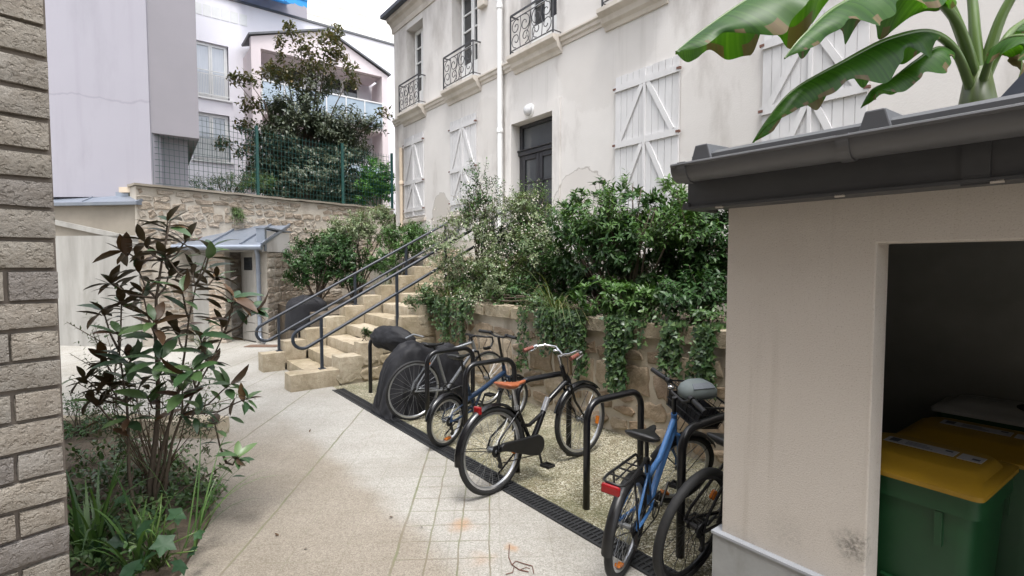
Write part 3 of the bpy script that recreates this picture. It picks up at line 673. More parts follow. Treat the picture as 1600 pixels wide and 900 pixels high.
# door
da, db, dz0, dz1 = door; zt = hz(862, 222)
sur = MB()
for x0, x1, z0, z1 in ((da-.21, da-.001, TERR, dz1+.2), (db+.001, db+.21, TERR, dz1+.2), (da-.001, db+.001, dz1+.001, dz1+.2)): sur.box(x0, x1, -.022, .01, z0, z1)
sur.build('door_surround', MT['render'], house)
fr = MB(); y = .20
fr.box(da, da+.09, y, y+.09, dz0, dz1); fr.box(db-.07, db, y, y+.09, dz0, dz1); fr.box(da+.09, db-.07, y, y+.09, dz1-.07, dz1)
fr.box(da, db, y-.04, y+.09, zt-.06, zt+.03); fr.box(da, db, y-.07, y+.05, zt+.03, zt+.055)
dfr = fr.build('door_frame', MT['blackdoor'], house, bevel=.008, seg=1)
g = MB(); g.quad((da+.09,y+.05,zt+.05),(db-.07,y+.05,zt+.05),(db-.07,y+.05,dz1-.07),(da+.09,y+.05,dz1-.07)); g.build('transom_light', MT['glassdoor'], dfr)
xm = da + (db-da)*.5
for xa, xb in ((da+.09, xm-.005), (xm+.005, db-.07)):
    l = MB(); s = .095; za, zb = dz0, zt-.06; zk = dz0+.62
    l.box(xa, xa+s, y+.0, y+.06, za, zb); l.box(xb-s, xb, y, y+.06, za, zb); l.box(xa+s, xb-s, y, y+.06, zb-.1, zb); l.box(xa+s, xb-s, y, y+.06, za, zk)
    for k in (1, 2): zc = zk+(zb-.1-zk)*k/3; l.box(xa+s, xb-s, y+.01, y+.05, zc-.016, zc+.016)
    o = l.build('door', MT['blackdoor'], house, bevel=.006, seg=1)
    g = MB(); g.quad((xa+s,y+.035,zk),(xb-s,y+.035,zk),(xb-s,y+.035,zb-.1),(xa+s,y+.035,zb-.1)); g.build('pane', MT['glassdoor'], o)
hd = MB(); hd.tube([(xm+.05,y-.01,dz0+1.0),(xm+.05,y-.06,dz0+1.03),(xm+.05,y-.06,dz0+1.55),(xm+.05,y-.01,dz0+1.58)], .016, 6); hd.build('door_handle', MT['blackpl'], dfr)
# lamp over the door
lx, lz = HF.hit(829, 173)
lb = MB(); lb.lathe((lx,.0,lz), (0,-1,0), [(0,.13),(.035,.135),(.05,.12),(.05,.0)], 20); lamp = lb.build('wall_lamp', MT['whitepaint'], house, smooth=True, auto=40)
lb = MB(); lb.lathe((lx,-.05,lz), (0,-1,0), [(0,.11),(.04,.105),(.075,.075),(.09,.03),(.092,0)], 20); lb.build('lamp_glass', MT['lampglass'], lamp, smooth=True)
# downpipes
px = hx(787); dp = MB(); dp.tube([(px,-.10,8.7),(px,-.10,5),(px,-.10,TERR)], .058, 12)
for zc in (hz(787,205), hz(787,12), 2.5): dp.lathe((px,-.10,zc-.05), (0,0,1), [(0,.058),(.005,.072),(.07,.072),(.09,.066),(.1,.058)], 12)
dp.build('downpipe', MT['whitepaint'], house, smooth=True, auto=40)
px = hx(629.5); dp = MB(); dp.tube([(px,-.07,hz(629,232)),(px,-.07,3),(px,-.07,TERR-.5)], .05, 8); dp.lathe((px,-.07,hz(629,290)), (0,0,1), [(0,.05),(.01,.065),(.1,.065),(.12,.05)], 8)
dp.build('downpipe', MT['pvc'], house, smooth=True, auto=40)
def wall_patches():
    m = MT['render']; nt = m.node_tree; b = NB(nt); p = nt.nodes['Principled BSDF']; c = p.inputs['Base Color'].links[0].from_socket; v = b.coord('Object')
    def patch(u, vv, r, k, col, ring=False, sq=1.0):
        nonlocal c
        cx, cz = HF.hit(u, vv); d = b.n('ShaderNodeVectorMath', operation='DISTANCE'); mp = b.n('ShaderNodeMapping'); b.put(mp.inputs[0], v); mp.inputs['Scale'].default_value = (1, 0, sq)
        b.put(d.inputs[0], mp.outputs[0]); d.inputs[1].default_value = (cx, 0, cz*sq)
        e = b.math('ADD', d.outputs['Value'], b.math('MULTIPLY', b.math('SUBTRACT', b.noise(v, 2.5, 5, .6), .5), r*.7))
        c = b.mix(b.math('MULTIPLY', b.rng(e, r*.94, r, 1, 0), k), c, col)
        if ring: c = b.mix(b.math('MULTIPLY', b.math('MULTIPLY', b.rng(e, r*.96, r*.98), b.rng(e, r, r*1.02, 1, 0)), .6), c, (.28,.25,.22))
    patch(905, 315, .62, .45, (.53,.49,.455), True)
    patch(690, 345, .55, .75, (.45,.415,.37), True, .8); patch(640, 352, .5, .6, (.44,.41,.365), True)
    patch(940, 60, 1.2, .12, (.33,.30,.27)); patch(760, 200, .7, .15, (.36,.33,.30)); patch(1120, 170, .8, .14, (.34,.31,.28))
    for u, vv, w in ((640,196,.5),(725,160,.55),(840,110,.6),(1000,22,.6)):      # run-off streaks below the sills
        cx, cz = HF.hit(u, vv); sx = b.n('ShaderNodeSeparateXYZ'); b.put(sx.inputs[0], v)
        fx = b.rng(b.math('ABSOLUTE', b.math('SUBTRACT', sx.outputs[0], cx)), w, w*1.15, 1, 0); fz = b.rng(sx.outputs[2], cz-1.5, cz, 0, 1)
        n = b.rng(b.noise(b.coord('Object', (9, 1, .35)), 1.0, 5, .6), .5, .72)
        c = b.mix(b.math('MULTIPLY', b.math('MULTIPLY', fx, b.math('MULTIPLY', fz, b.math('LESS_THAN', sx.outputs[2], cz))), b.math('MULTIPLY', n, .32)), c, (.27,.25,.225))
    b.put(p.inputs['Base Color'], c)
wall_patches()
# little alarm box under the eave
ax, az = HF.hit(757, 4); mb = MB(); mb.box(ax-.13, ax+.13, -.12, 0, az-.12, az+.14); mb.build('vent_box', MT['mould'], house, bevel=.02)
# bare plinth course low on the wall
mb = MB(); mb.box(xL, hx(795), -.03, .01, TERR-.3, TERR+.42); mb.build('plinth', MT['terr'], house)

# ================================================================== TERRACE, PLANTER, STAIR
tr = MB(); tr.T = lambda p: S(*p); tr.box(-8.0, 9.5, 3.45, 4.26, -.02, TERR); tag(tr.build('terrace', MT['terr']), kind='structure')
so = MB(); so.T = lambda p: S(*p); so.box(-.29, 9.5, 1.9, 3.45, -.02, 1.10); so.box(-7.6, -2.45, .55, 3.45, -.02, .80); tag(so.build('planter_soil', MT['soil']), kind='structure')
pw = thing('planter_wall', 'rubble stone retaining wall below the dense shrubs behind the bicycles', 'stone wall', S(0,1.65), SITE.rot)
mb = MB(); WT = 1.17
mb.box(-.29, 9.3, .02, .27, -.02, WT)
mb.mi = 1; masonry(mb, -.29, 9.3, 0.02, WT-.16, (.17,.33), (.2,.48), .05, .022, .022, y=.02, rough=.007)
mb.build('wall', [MT['mortar'], MT['stone_planter']], pw, smooth=True, auto=50)
mb = MB(); x = -.29
while x < 9.3:
    w = rnd(.5,.95); mb.rv = rnd(); mb.rough_box(x+.005, min(x+w,9.3)-.005, -.035-rnd(0,.015), .29, WT-.15, WT+rnd(0,.02), .12, .012, x); x += w
mb.build('coping', MT['stone_step'], pw, smooth=True, auto=60)

stair = frame_thing('stone_staircase', 'worn yellowish limestone staircase climbing to the upper terrace', 'stairs', SITE)
SL, SR, NR = -1.86, -.58, -.22
RI, RU = .17, .33
for i in range(11):
    mb = MB(); mb.rv = rnd(); n0 = NR + RU*i
    mb.rough_box(SL, SR, n0, n0+RU+.06 if i < 10 else 3.45, RI*i-(.02 if i else .02), RI*(i+1), .11, .010, i*3.1, .02); mb.build('step', MT['stone_step'], stair, smooth=True, auto=55)
for (xa, xb) in ((-2.16, SL-.003), (SR+.003, -.28)):
    lf = xa < -1
    for k in range(11):
        mb = MB(); mb.rv = rnd()
        if lf: n0, n1, z1 = -.58 + .335*k, -.58 + .335*(k+1) + .02, .30 + .172*k
        else: n0, n1, z1 = (-.57 if k == 0 else .09 + .33*(k-1)), .09 + .33*k + .02, .235 + .17*k
        mb.rough_box(xa - rnd(0,.02), xb + rnd(0,.02), n0, n1, max(-.02, z1-.36), z1, .08, .009, k*2+xa, .014)
        mb.build('cheek_block', MT['stone_step'], stair, smooth=True, auto=55)
mb = MB()
for k in range(1,11): mb.box(-.36, -.30, .13+.33*(k-1), .13+.33*k if k < 10 else 3.44, -.02, .235+.17*k-.20)
mb.mi = 1; mb.T = lambda p: Vector((-.30 - p[1], p[0], p[2]))
masonry(mb, .05, 2.0, 0, 1.5, (.16,.26), (.25,.5), .03, .03, .015, y=0, top=lambda x: .235+.17*max(0, math.floor((x-.12)/.33)+1)-.14, rough=.01)
mb.build('side_wall', [MT['mortar'], MT['stone_step']], stair, smooth=True, auto=50)
mb = MB()
for k in range(1,11): mb.box(-2.14, -2.08, -.54+.335*k, -.54+.335*(k+1) if k < 10 else 3.44, -.02, .30+.172*k-.25)
mb.build('side_wall', [MT['mortar'], MT['stone_step']], stair, smooth=True, auto=50)

def handrail(label, s, n_low, n_top, posts, ztop_at, gap=.31):
    root = thing('handrail', label, 'handrail', S(s, 0), SITE.rot, None)
    sl = .52; top = lambda n: ztop_at + sl*(n+.085); r = .024
    a, b = Vector((0,n_low,top(n_low))), Vector((0,n_top,top(n_top))); dv = (b-a).normalized(); pv = Vector((0, -dv.z, dv.y))
    lo = lambda q: q - Vector((0,0,1))*0 - pv*gap*.88
    pts = [a, b]; arc = lambda c, sg: [c + pv*(math.cos(t)*gap*.44) + dv*(sg*math.sin(t)*gap*.44) for t in [PI*k/10 for k in range(11)]]
    ca, cb = a - pv*gap*.44, b - pv*gap*.44
    loop = [a.lerp(b, k/12) for k in range(13)] + arc(cb, 1)[1:] + [lo(b).lerp(lo(a), k/12) for k in range(1,13)] + list(reversed(arc(ca, -1)))[1:-1]
    mb = MB(); mb.tube(loop, r, 10, closed=True); mb.build('rail', MT['rail'], root, smooth=True)
    for n, zb in posts:
        mb = MB(); mb.box(-.02, .02, n-.02, n+.02, zb-.01, top(n)-.01); mb.box(-.045,.045,n-.045,n+.045,zb-.005,zb+.012); mb.build('post', MT['rail'], root, bevel=.004)
    return root
ck = lambda n: .235 + .17*max(0, math.floor((n-.09)/.33)+1)
ckl = lambda n: .30 + .172*max(0, math.floor((n+.58)/.335))
handrail('near dark tubular handrail on the right-hand side of the stone steps', -.45, -.40, 3.55, [(-.085, ck(-.085)), (1.078, ck(1.078)), (1.95, ck(1.95)), (2.9, ck(2.9))], .974)
handrail('far dark tubular handrail along the left-hand side of the stone steps', -2.0, -.55, 2.98, [(-.288, ckl(-.288)), (1.0, ckl(1.0)), (2.0, ckl(2.0)), (2.86, ckl(2.86))], .985)

# ================================================================== BACK WALL, FENCE, GARDEN, LEFT WALL, LEAN-TO
BW = Frame(-7.62, 10.46, 4.07, 5.04)
BL = math.hypot(4.07, 5.04)
BH = 3.30
bw = frame_thing('garden_wall', 'tall old rubble stone wall carrying the green mesh fence', 'stone wall', BW)
mb = MB(); mb.box(0, BL, .02, .4, -.02, BH); mb.mi = 1
masonry(mb, 0, BL, 0, BH-.02, (.10,.21), (.13,.36), .03, .017, .022, y=.02, rough=.012, skip=lambda x, z: noise.noise(Vector((x*.9, z*1.3, 3))) > .22, drop=.08)
mb.build('wall', [MT['mortarback'], MT['stone_back']], bw, smooth=True, auto=50)
mb = MB(); mb.rough_box(-.05, BL, -.07, .42, BH, BH+.07, .2, .018, 4); mb.build('coping', MT['concrete2'], bw, smooth=True, auto=50)
gd = MB(); corner = BW.W(BL, .4); gl = BW.W(-.0, .4)
gd.prism([(gl.x,gl.y), (corner.x,corner.y), (corner.x+5.0, corner.y+9), (4, 40), (-30, 40), (-30, 14), (-9, 11.5)], 1.5, BH-.05); tag(gd.build('garden_ground', MT['grass']), kind='structure')

fe = thing('mesh_fence', 'green welded mesh fence standing on the old stone wall', 'fence', BW.W(0,.2,BH+.07), BW.rot)
mb = MB(); FH = 1.62; x0f = BW.hit(236, 250, .2)[0]; x = x0f+.05
while x < BL: mb.bar((x,0,.04),(x,0,FH),.006,.006,(0,1,0)); x += .095
z = .05
while z < FH+.01: mb.bar((x0f,.004,z),(BL,.004,z),.007,.007,(0,1,0)); z += .125
mb.build('mesh_panel', MT['fence'], fe)
for u in (236, 402, 535, 612):
    x = BW.hit(u, 250, .2)[0]
    mb = MB(); mb.box(x-.03, x+.03, -.03, .03, -.02, FH+.06); mb.build('post', MT['fence'], fe, bevel=.006)

lw = thing('concrete_wall', 'streaked pale concrete wall with a tan upper band and zinc flashing', 'wall', (-7.62,10.46,0), math.atan2(-.26, 2.0))
mb = MB(); mb.prism([(-6,0),(0,0),(0,.35),(-6,.35)], -.02, 2.3)
mb.build('wall', MT['concrete'], lw)
mb = MB(); mb.xprism([(.06,2.1),(.06,2.93),(.4,2.93),(.4,2.1)], -6, .0); mb.build('upper_band', MT['concrete2'], lw)
mb = MB(); pr = [(0,2.2),(-6,3.4)]   # raking mortar fillet on top of the lower wall
for (xa,za),(xb,zb) in zip(pr, pr[1:]): mb.bar((xa,.03,za),(xb,.03,zb),.06,.10,(0,0,1))
mb.build('rake_edge', MT['concrete'], lw)
mb = MB(); mb.xprism([(-.05,2.92),(-.06,2.98),(-.02,3.0),(.25,3.14),(.25,3.22),(.5,3.24),(.5,2.92)], -6, .05); mb.bar((-2.3+1.1,-.03,3.0),(-2.3+1.1,.2,3.12),.03,.03); mb.build('flashing', MT['zinc'], lw)

# lean-to
LF = Frame(-7.25, 11.0, 1, .03)
lt = frame_thing('cellar_entrance', 'small lean-to entrance with a zinc roof and a half-open grey door', 'lean-to', LF)
lx_ = lambda u: LF.hit(u, 450, 0)[0]
xa, x1, x2, x3 = lx_(300), lx_(352), lx_(376), lx_(398); xe = lx_(414)
mb = MB(); mb.box(xa, x1-.36, .02, .25, -.02, 2.02); mb.build('side_panel', MT['concrete'], lt)
mb = MB(); mb.box(x1-.36, x1, .0, .22, -.02, 2.02); mb.mi = 1; masonry(mb, x1-.36, x1, 0, 2.02, (.075,.08), (.2,.24), .014, .012, .002, y=0); mb.build('brick_pier', [MT['mortarback'], MT['brickw']], lt)
mb = MB(); mb.box(x1-.8, x1-.02, .24, .28, 0, 2.0); mb.box(x1-.05, x3+.05, .9, 1.0, 0, 2.0); mb.box(x1-.001,x3,.05,.9,1.98,2.02); mb.build('doorway_shade_panels', MT['inner'], lt)  # dark panels added behind the doorway to stand for its inner shade
mb = MB(); mb.box(x3, x3+.07, .0, .14, -.02, 2.02); mb.build('door_post', MT['doorgrey'], lt)
dpv = Vector((x3, .05, 0)); a_ = R_(140)
mb = MB(); dd = Vector((math.cos(a_), math.sin(a_), 0)); q = dpv + dd*.62
mb.bar(dpv + Vector((0,0,1.0)), q + Vector((0,0,1.0)), .045, 1.94); o = mb.build('door', MT['doorgrey'], lt)
mb = MB(); mb.bar(dpv + dd*.12 + Vector((.012,-.035,1.72)), dpv + dd*.5 + Vector((.012,-.035,1.72)), .02, .28); mb.build('pane', MT['glassdark'], o)
zr0, zr1 = 2.10, 2.62
for a, b in ((xa-.25, xa+.45), (xa+.45, xa+1.12), (xa+1.12, xe+.02)):
    mb = MB(); i = [mb.V(p) for p in ((a,-.16,zr0+.02),(b,-.16,zr0+.02),(b,1.35,zr1+.02),(a,1.35,zr1+.02),(a,-.16,zr0-.02),(b,-.16,zr0-.02),(b,1.35,zr1-.02),(a,1.35,zr1-.02))]
    for qd in ((0,1,2,3),(7,6,5,4),(0,4,5,1),(1,5,6,2),(3,2,6,7),(0,3,7,4)): mb.F(*[i[k] for k in qd])
    mb.bar((b,-.16,zr0+.04),(b,1.35,zr1+.04),.04,.05); mb.build('roof_sheet', MT['zinc'], lt)
mb = MB(); mb.tube([(xa-.25,-.22,zr0-.03),(xe+.05,-.22,zr0-.03)], .065, 10); mb.build('gutter', MT['zinc'], lt, smooth=True, auto=40)
mb = MB(); mb.box(xa, xe, -.1, .0, zr0-.13, zr0-.0); mb.build('fascia', MT['doorgrey'], lt)
xp = lx_(408); mb = MB(); mb.tube([(xp,-.2,zr0-.05),(xp,-.12,zr0-.2),(xp,-.10,1.0),(xp,-.10,.18),(xp+.03,-.14,.09),(xp+.14,-.18,.06)], .045, 10)
for zc in (.6, 1.5): mb.lathe((xp,-.10,zc), (0,0,1), [(0,.045),(.004,.055),(.03,.055),(.034,.045)], 10)
mb.build('downpipe', MT['zinc'], lt, smooth=True, auto=40)
mb = MB(); mb.box(xe-.16, xe-.02, .16, 1.5, -.02, 1.98); mb.mi = 1; mb.T = lambda p: Vector((xe-.02 - p[1], p[0], p[2])); masonry(mb, .16, 1.5, 0, 1.98, (.13,.24), (.22,.5), .025, .02, .014, y=0, rough=.008); mb.build('side_wall', [MT['mortarback'], MT['stone_back']], lt, smooth=True, auto=50)
mb = MB(); mb.box(xe-.17, xe+.01, .12, 1.35, 1.985, 2.44); mb.build('parapet', MT['render'], lt)
mb = MB(); mb.box(xe-.17, xe+.012, .02, .115, 2.0, 2.5); mb.bar((xe-.08,.0,2.5),(xe-.08,1.4,2.48),.24,.03); mb.build('flashing', MT['zinc'], lt)
g = G(411, 541); mb = MB(); mb.box(-.33,.33,-.14,.14,.004,.014); o = mb.build('floor_grate', MT['mat'], None); o.location = (g.x, g.y, 0); tag(o, 'rusty brown floor grate in front of the cellar door', 'grate')
mb = MB(); mb.box(-.2,1.0,-1.1,.0,.0,.012)

# ================================================================== LILAC NEIGHBOUR, APARTMENTS, FAR BUILDING
nb = thing('blank_gable_building', 'pale lilac windowless gable with a grey projecting side above the zinc flashing', 'building')
mb = MB(); xe_ = AT(231.5, 120, 10.8).x
mb.prism([(-16,11.35),(-9.6,10.80),(xe_,10.80),(xe_+.02,11.1),(-16,11.6)], 3.12, 17); mb.build('gable_wall', MT['lilac'], nb)
zc = H + 200/800*10.82
p2 = Vector((xe_,10.82)) + Vector((.7904,.6126))*.87
mb = MB(); mb.prism([(xe_+.004,10.83),(p2.x,p2.y),(-12.4,19.2),(-16,19.2),(-16,11.62),(xe_-.05,11.12)], zc, 17); mb.build('projecting_side', MT['greywall'], nb)
mb = MB(); mb.prism([(xe_-.3,11.12),(p2.x-.42,p2.y+.25),(-12.9,19.1),(-16,19.1),(-16,11.7)], 3.0, zc); mb.build('lower_wall', MT['lilac'], nb)
mb = MB(); mb.box(xe_-.62, xe_+.02, 10.70, 10.80, 3.2, 3.31); mb.build('brick_edge', MT['pvc'], nb)

AF = Frame(-11.75, 20.0, .7904, .6126)
ax_ = lambda u, v=200, y=0: AF.hit(u, v, y)[0]
az_ = lambda u, v, y=0: AF.hit(u, v, y)[1]
ap = frame_thing('apartment_building', 'pale lilac apartment block with a gabled loggia bay and blue awning', 'apartment building', AF)
aw = [(ax_(304), ax_(360), az_(330,153), az_(330,67)), (ax_(302), ax_(359), az_(330,251), az_(330,177))]
ztop = az_(400, 12)
nich = []
for k in range(6):
    u = 314.5 + 14*k; xx = ax_(u); nich.append((xx-.13, xx+.13, az_(314,23)-.0, az_(314,5)))
x0a, x1a = ax_(225), ax_(606)+1.0
mb = MB(); wall_holes(mb, x0a, x1a, 2, ztop, aw, 0, .22); mb.box(x0a, x1a, .5, 9, 2, ztop-.05)
mb.build('wall', MT['apart'], ap)
mb = MB()
for n in nich: mb.box(n[0], n[1], -.012, .05, n[2], n[3])
mb.build('square_tile_frieze', MT['whitepaint'], ap)
for k, w in enumerate(aw):
    o = french(ap, w[0]+.03, w[1]-.03, w[2], w[3], .12, 2, 1 if k == 0 else 1, 'glasscurtain', solid=.05 if k == 0 else .75)
    mb = MB(); mb.box(w[0]-.08, w[1]+.1, -.08, .1, w[2]-.07, w[2]); mb.build('window_sill', MT['whitepaint'], ap)
    mb = MB(); zt_ = w[2]+1.02
    for zz in (w[2]+.12, zt_-.14, zt_): mb.bar((w[0],-.02,zz),(w[1],-.02,zz),.03,.03)
    n = 22
    for i in range(n+1):
        x = w[0]+(w[1]-w[0])*i/n; mb.bar((x,-.02,w[2]+.12),(x,-.02,zt_-.14),.014,.014,(0,1,0))
    mb.build('window_railing', MT['whitepaint'] if k == 0 else MT['rimgrey'], ap)
# parapet, set-back storey and awning
mb = MB(); mb.box(x0a, x1a, -.06, .3, ztop, ztop+.09); mb.build('parapet', MT['zincdark'], ap)
mb = MB(); mb.box(x0a, ax_(470)+1, 2.2, 6, ztop-.1, ztop+4); mb.build('set_back_storey', MT['greywall'], ap)
awx0, awx1 = ax_(372), ax_(474)
mb = MB(); n = 14
for i in range(n):
    xa_, xb_ = awx0+(awx1-awx0)*i/n, awx0+(awx1-awx0)*(i+1)/n
    mb.rv = i % 2
    mb.quad((xa_,2.2,ztop+1.5),(xb_,2.2,ztop+1.5),(xb_,-.9,ztop+.45),(xa_,-.9,ztop+.45)); mb.quad((xa_,-.9,ztop+.45),(xb_,-.9,ztop+.45),(xb_,-.92,ztop+.14),(xa_,-.92,ztop+.14+.06*(i%2)))
mb.bar((awx0,-.9,ztop+.45),(awx1,-.9,ztop+.45),.06,.06)
mb.build('awning', MT['awning'], ap)
# gabled bay with loggias
BY = -1.5
bx = lambda u, v=150: AF.hit(u, v, BY)[0]
bz = lambda u, v: AF.hit(u, v, BY)[1]
bl, br = bx(394), bx(606); ol, orr = bx(409), bx(597); hl = bz(409,76); apx = bx(512); 
zl, zr, za = bz(394,57), bz(606,119), bz(512,49)
mb = MB()
def slab(pts, y0, y1):
    a = [mb.V((p[0],y0,p[1])) for p in pts]; b = [mb.V((p[0],y1,p[1])) for p in pts]; n = len(pts)
    mb.F(*a); mb.F(*reversed(b))
    for k in range(n): mb.F(a[k], b[k], b[(k+1)%n], a[(k+1)%n])
slab([(bl,hl),(br,hl),(br,zr),(apx,za),(bl,zl)], BY, BY+.25)
slab([(bl,2.5),(ol,2.5),(ol,hl),(bl,hl)], BY, -.01); slab([(orr,2.5),(br,2.5),(br,hl),(orr,hl)], BY, BY+.6)
slab([(br-.12,2.5),(br,2.5),(br,hl),(br-.12,hl)], BY+.6, 2.0)
zb0 = bz(409,165); zb1 = zb0-.28
mb.box(ol, orr, BY+.02, -.01, zb1, zb0); mb.box(ol, orr, BY+.3, -.01, hl-.02, hl+.12)
mb.box(ol, orr, BY+.02, -.01, zb1-2.75, zb0-2.75)
mb.build('loggia_bay', MT['lilacpink'], ap)
mb = MB()
mb.bar((bl-.08,BY+.6,zl+.05),(apx,BY+.6,za+.05),1.4,.07); mb.bar((apx,BY+.6,za+.05),(br+.12,BY+.6,zr+.05),1.4,.07); mb.build('bay_roof', MT['zincdark'], ap)
for dz in (0, -2.75):
    for a, b in ((ol+.5, ol+2.0), (ol+2.8, ol+4.4)):
        o = french(ap, a, b, zb0+dz+.02, zb0+dz+2.2, -.08, 2, 1, 'glassdark', solid=.1)
mb = MB()
for dz in (0, -2.75): mb.box(ol+.02, orr-.02, BY-.02, BY-.005, zb0+dz-.1, zb0+dz+.92)
gb = mb.build('balcony_glass', MT['glassbal'], ap)
mb = MB()
for dz in (0, -2.75):
    mb.bar((ol,BY-.012,zb0+dz+.96),(orr,BY-.012,zb0+dz+.96),.06,.05)
    for i in range(7): x = ol+(orr-ol)*i/6; mb.bar((x,BY-.04,zb0+dz-.1),(x,BY-.04,zb0+dz+.96),.04,.03,(0,1,0))
mb.build('balcony_rail', MT['whitepaint'], ap)

FF = Frame(-22, 34, .7904, .6126)
fb = frame_thing('tall_white_building', 'tall cream white building rising behind the gabled bay', 'building', FF)
mb = MB(); mb.box(-14, 40, 0, 10, 0, 34); mb.build('wall', MT['creamfar'], fb)
for v in (18, 40, 62, 100, 150):
    z = FF.hit(560, v)[1]; mb = MB(); mb.xprism([(.01,z-.25),(-.08,z-.2),(-.2,z),(-.22,z+.12),(.01,z+.16)], -14, 40); mb.build('cornice', MT['creamfar'], fb)
for u, w in ((575, .9),): 
    x = FF.hit(u, 100)[0]; mb = MB(); mb.box(x-.1, x+6, -.35, .01, 0, 30); mb.build('pilaster', MT['creamfar'], fb)

# ================================================================== CORNER BUILDING (its rough quoin shows at the left edge)
PFr = Frame(-1.95, 2.2, .6, .8)
cb = frame_thing('corner_building', 'rough grey-brown block masonry corner filling the left edge', 'building corner', PFr)
mb = MB(); mb.box(-9, -.0, .02, 3.5, -.02, 12); mb.box(-11, -3.9, -9.5, .019, -.02, 10)  # unseen wing behind the camera added to block light; heights set for shade
mb.mi = 1
z = -.02; k = 0
while z < 6.0:
    h = .125 + rnd(-.008,.008); x = -.001; first = True
    while x > -2.4:
        w = (.163 if k % 2 and z < 1.75 else .30) if first else .30
        mb.rv = rnd(); mb.rough_box(x-w+.006, x+rnd(-.008,.004), -.006-rnd(0,.006), .08, z+.006, z+h-.006, .035, .0035, k*1.7+x, .007)
        x -= w; first = False
    z += h; k += 1
mb.build('wall', [MT['mortardark'], MT['stone_pier']], cb, smooth=True, auto=45)
mb = MB(); mb.box(-9, -.0, -.02, .5, -.02, .10); mb.build('base_course', MT['concrete'], cb)
# ================================================================== BIN SHELTER
so0 = S(5.63, -.08); SHF = Frame(so0.x, so0.y, .6126, -.7904)
sh = frame_thing('bin_shelter', 'beige rendered bin shelter with an anthracite zinc gutter and open front', 'shelter', SHF)
ox = SHF.hit(1370, 380)[0]; oz = SHF.hit(1370, 380)[1]; wz = SHF.hit(1137, 320)[1]; pz = SHF.hit(1122, 832, -.03)[1]
OW = 2.3; DEP = 1.66
mb = MB(); slab([(0,-.02),(ox,-.02),(ox,oz),(ox+OW,oz),(ox+OW,-.02),(ox+OW+.3,-.02),(ox+OW+.3,wz),(0,wz)], 0, .14); mb.box(0, .138, .1405, DEP, -.02, wz+.12)
mb.build('wall', MT['shed'], sh, bevel=.006)
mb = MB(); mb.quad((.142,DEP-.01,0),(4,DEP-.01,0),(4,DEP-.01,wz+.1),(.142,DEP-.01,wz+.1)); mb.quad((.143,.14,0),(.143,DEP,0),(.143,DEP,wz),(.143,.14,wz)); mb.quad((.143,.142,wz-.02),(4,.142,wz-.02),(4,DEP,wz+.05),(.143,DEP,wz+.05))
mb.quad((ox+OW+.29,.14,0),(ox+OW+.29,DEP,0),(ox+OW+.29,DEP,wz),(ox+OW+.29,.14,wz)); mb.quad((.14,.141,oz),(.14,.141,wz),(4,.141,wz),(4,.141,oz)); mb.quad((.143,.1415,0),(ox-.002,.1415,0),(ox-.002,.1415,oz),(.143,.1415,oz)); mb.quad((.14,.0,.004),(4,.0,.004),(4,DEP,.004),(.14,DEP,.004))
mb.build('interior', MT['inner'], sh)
mb = MB(); mb.box(-.028, ox-.0, -.03, .0, -.02, pz-.012); mb.box(-.028, -.001, .0, DEP, -.02, pz-.012); mb.build('plinth', MT['plinth'], sh)
mb = MB(); mb.box(-.034, ox-.0, -.036, .002, pz-.012, pz); mb.box(-.034,-.001,.002,DEP,pz-.012,pz); mb.build('plinth_cap', MT['plinthcap'], sh)
sb = SHF.hit(1333, 856); shed_mat(sb[0], sb[1])
# fascia, gutter, roof
fz0 = SHF.hit(1137, 322, -.11)[1]; gx0 = SHF.hit(1058, 262, -.20)[0]; gz = SHF.hit(1086, 257, -.20)[1]; gb_ = SHF.hit(1086, 285, -.20)[1]
fx0 = SHF.hit(1078, 320, -.11)[0]; XE = ox+OW+.4; gr = (gz-gb_)/2*1.0
mb = MB(); mb.box(fx0, XE, -.11, -.09, fz0, gz+.02); mb.box(fx0, XE, -.125, -.11, fz0, fz0+.012)
pr = [(-.11,fz0),(-.11,gz),(.02,gz+.02),(.10,fz0+.14),(.06,fz0+.05),(.16,fz0-.005)]
mb.box(fx0-.012, fx0, -.11, .12, fz0+.03, gz+.01); mb.box(fx0-.03, fx0+.0, -.125, .14, fz0, fz0+.03)
x = SHF.hit(1525, 250, -.115)[0]; mb.box(x-.035, x+.035, -.117, -.109, fz0-.006, gz)
mb.box(fx0, XE, -.09, .0, fz0+.0, fz0+.02)
mb.build('fascia', MT['fasciam'], sh)
mb = MB(); n = 14; rr = .066; cy, cz = -.115-rr, gz
o_ = [(cy-rr*math.cos(PI*k/n), cz-rr*1.12*math.sin(PI*k/n)) for k in range(n+1)]; i_ = [(cy-(rr-.004)*math.cos(PI*k/n), cz-(rr-.004)*1.12*math.sin(PI*k/n)) for k in range(n+1)]
mb.xprism(o_ + list(reversed(i_)), gx0, XE); mb.tube([(gx0,cy-rr,cz),(XE,cy-rr,cz)], .009, 8)
mb.xprism(o_, gx0-.004, gx0)
gut = mb.build('gutter', MT['gutterm'], sh, smooth=True, auto=35)
for u in (1078, 1326):
    x = SHF.hit(u, 250, -.18)[0]; b2 = MB()
    q = [(cy-(rr+.006)*math.cos(PI*k/n), cz-(rr+.006)*1.12*math.sin(PI*k/n)) for k in range(n+1)]
    b2.xprism(q + list(reversed(o_)), x-.02, x+.02); b2.bar((x,cy-rr-.004,cz+.008),(x,cy+rr,cz+.012),.04,.006); b2.build('gutter_bracket', MT['gutterm'], gut)
rz1 = SHF.hit(1300, 206, -.09)[1]
mb = MB(); mb.xprism([(-.10,gz+.0),(-.10,rz1),(-.06,rz1+.02),(DEP+.1,rz1+.09),(DEP+.1,wz),(-.0,wz-.0)], fx0, XE); mb.build('roof', MT['zincdark'], sh)
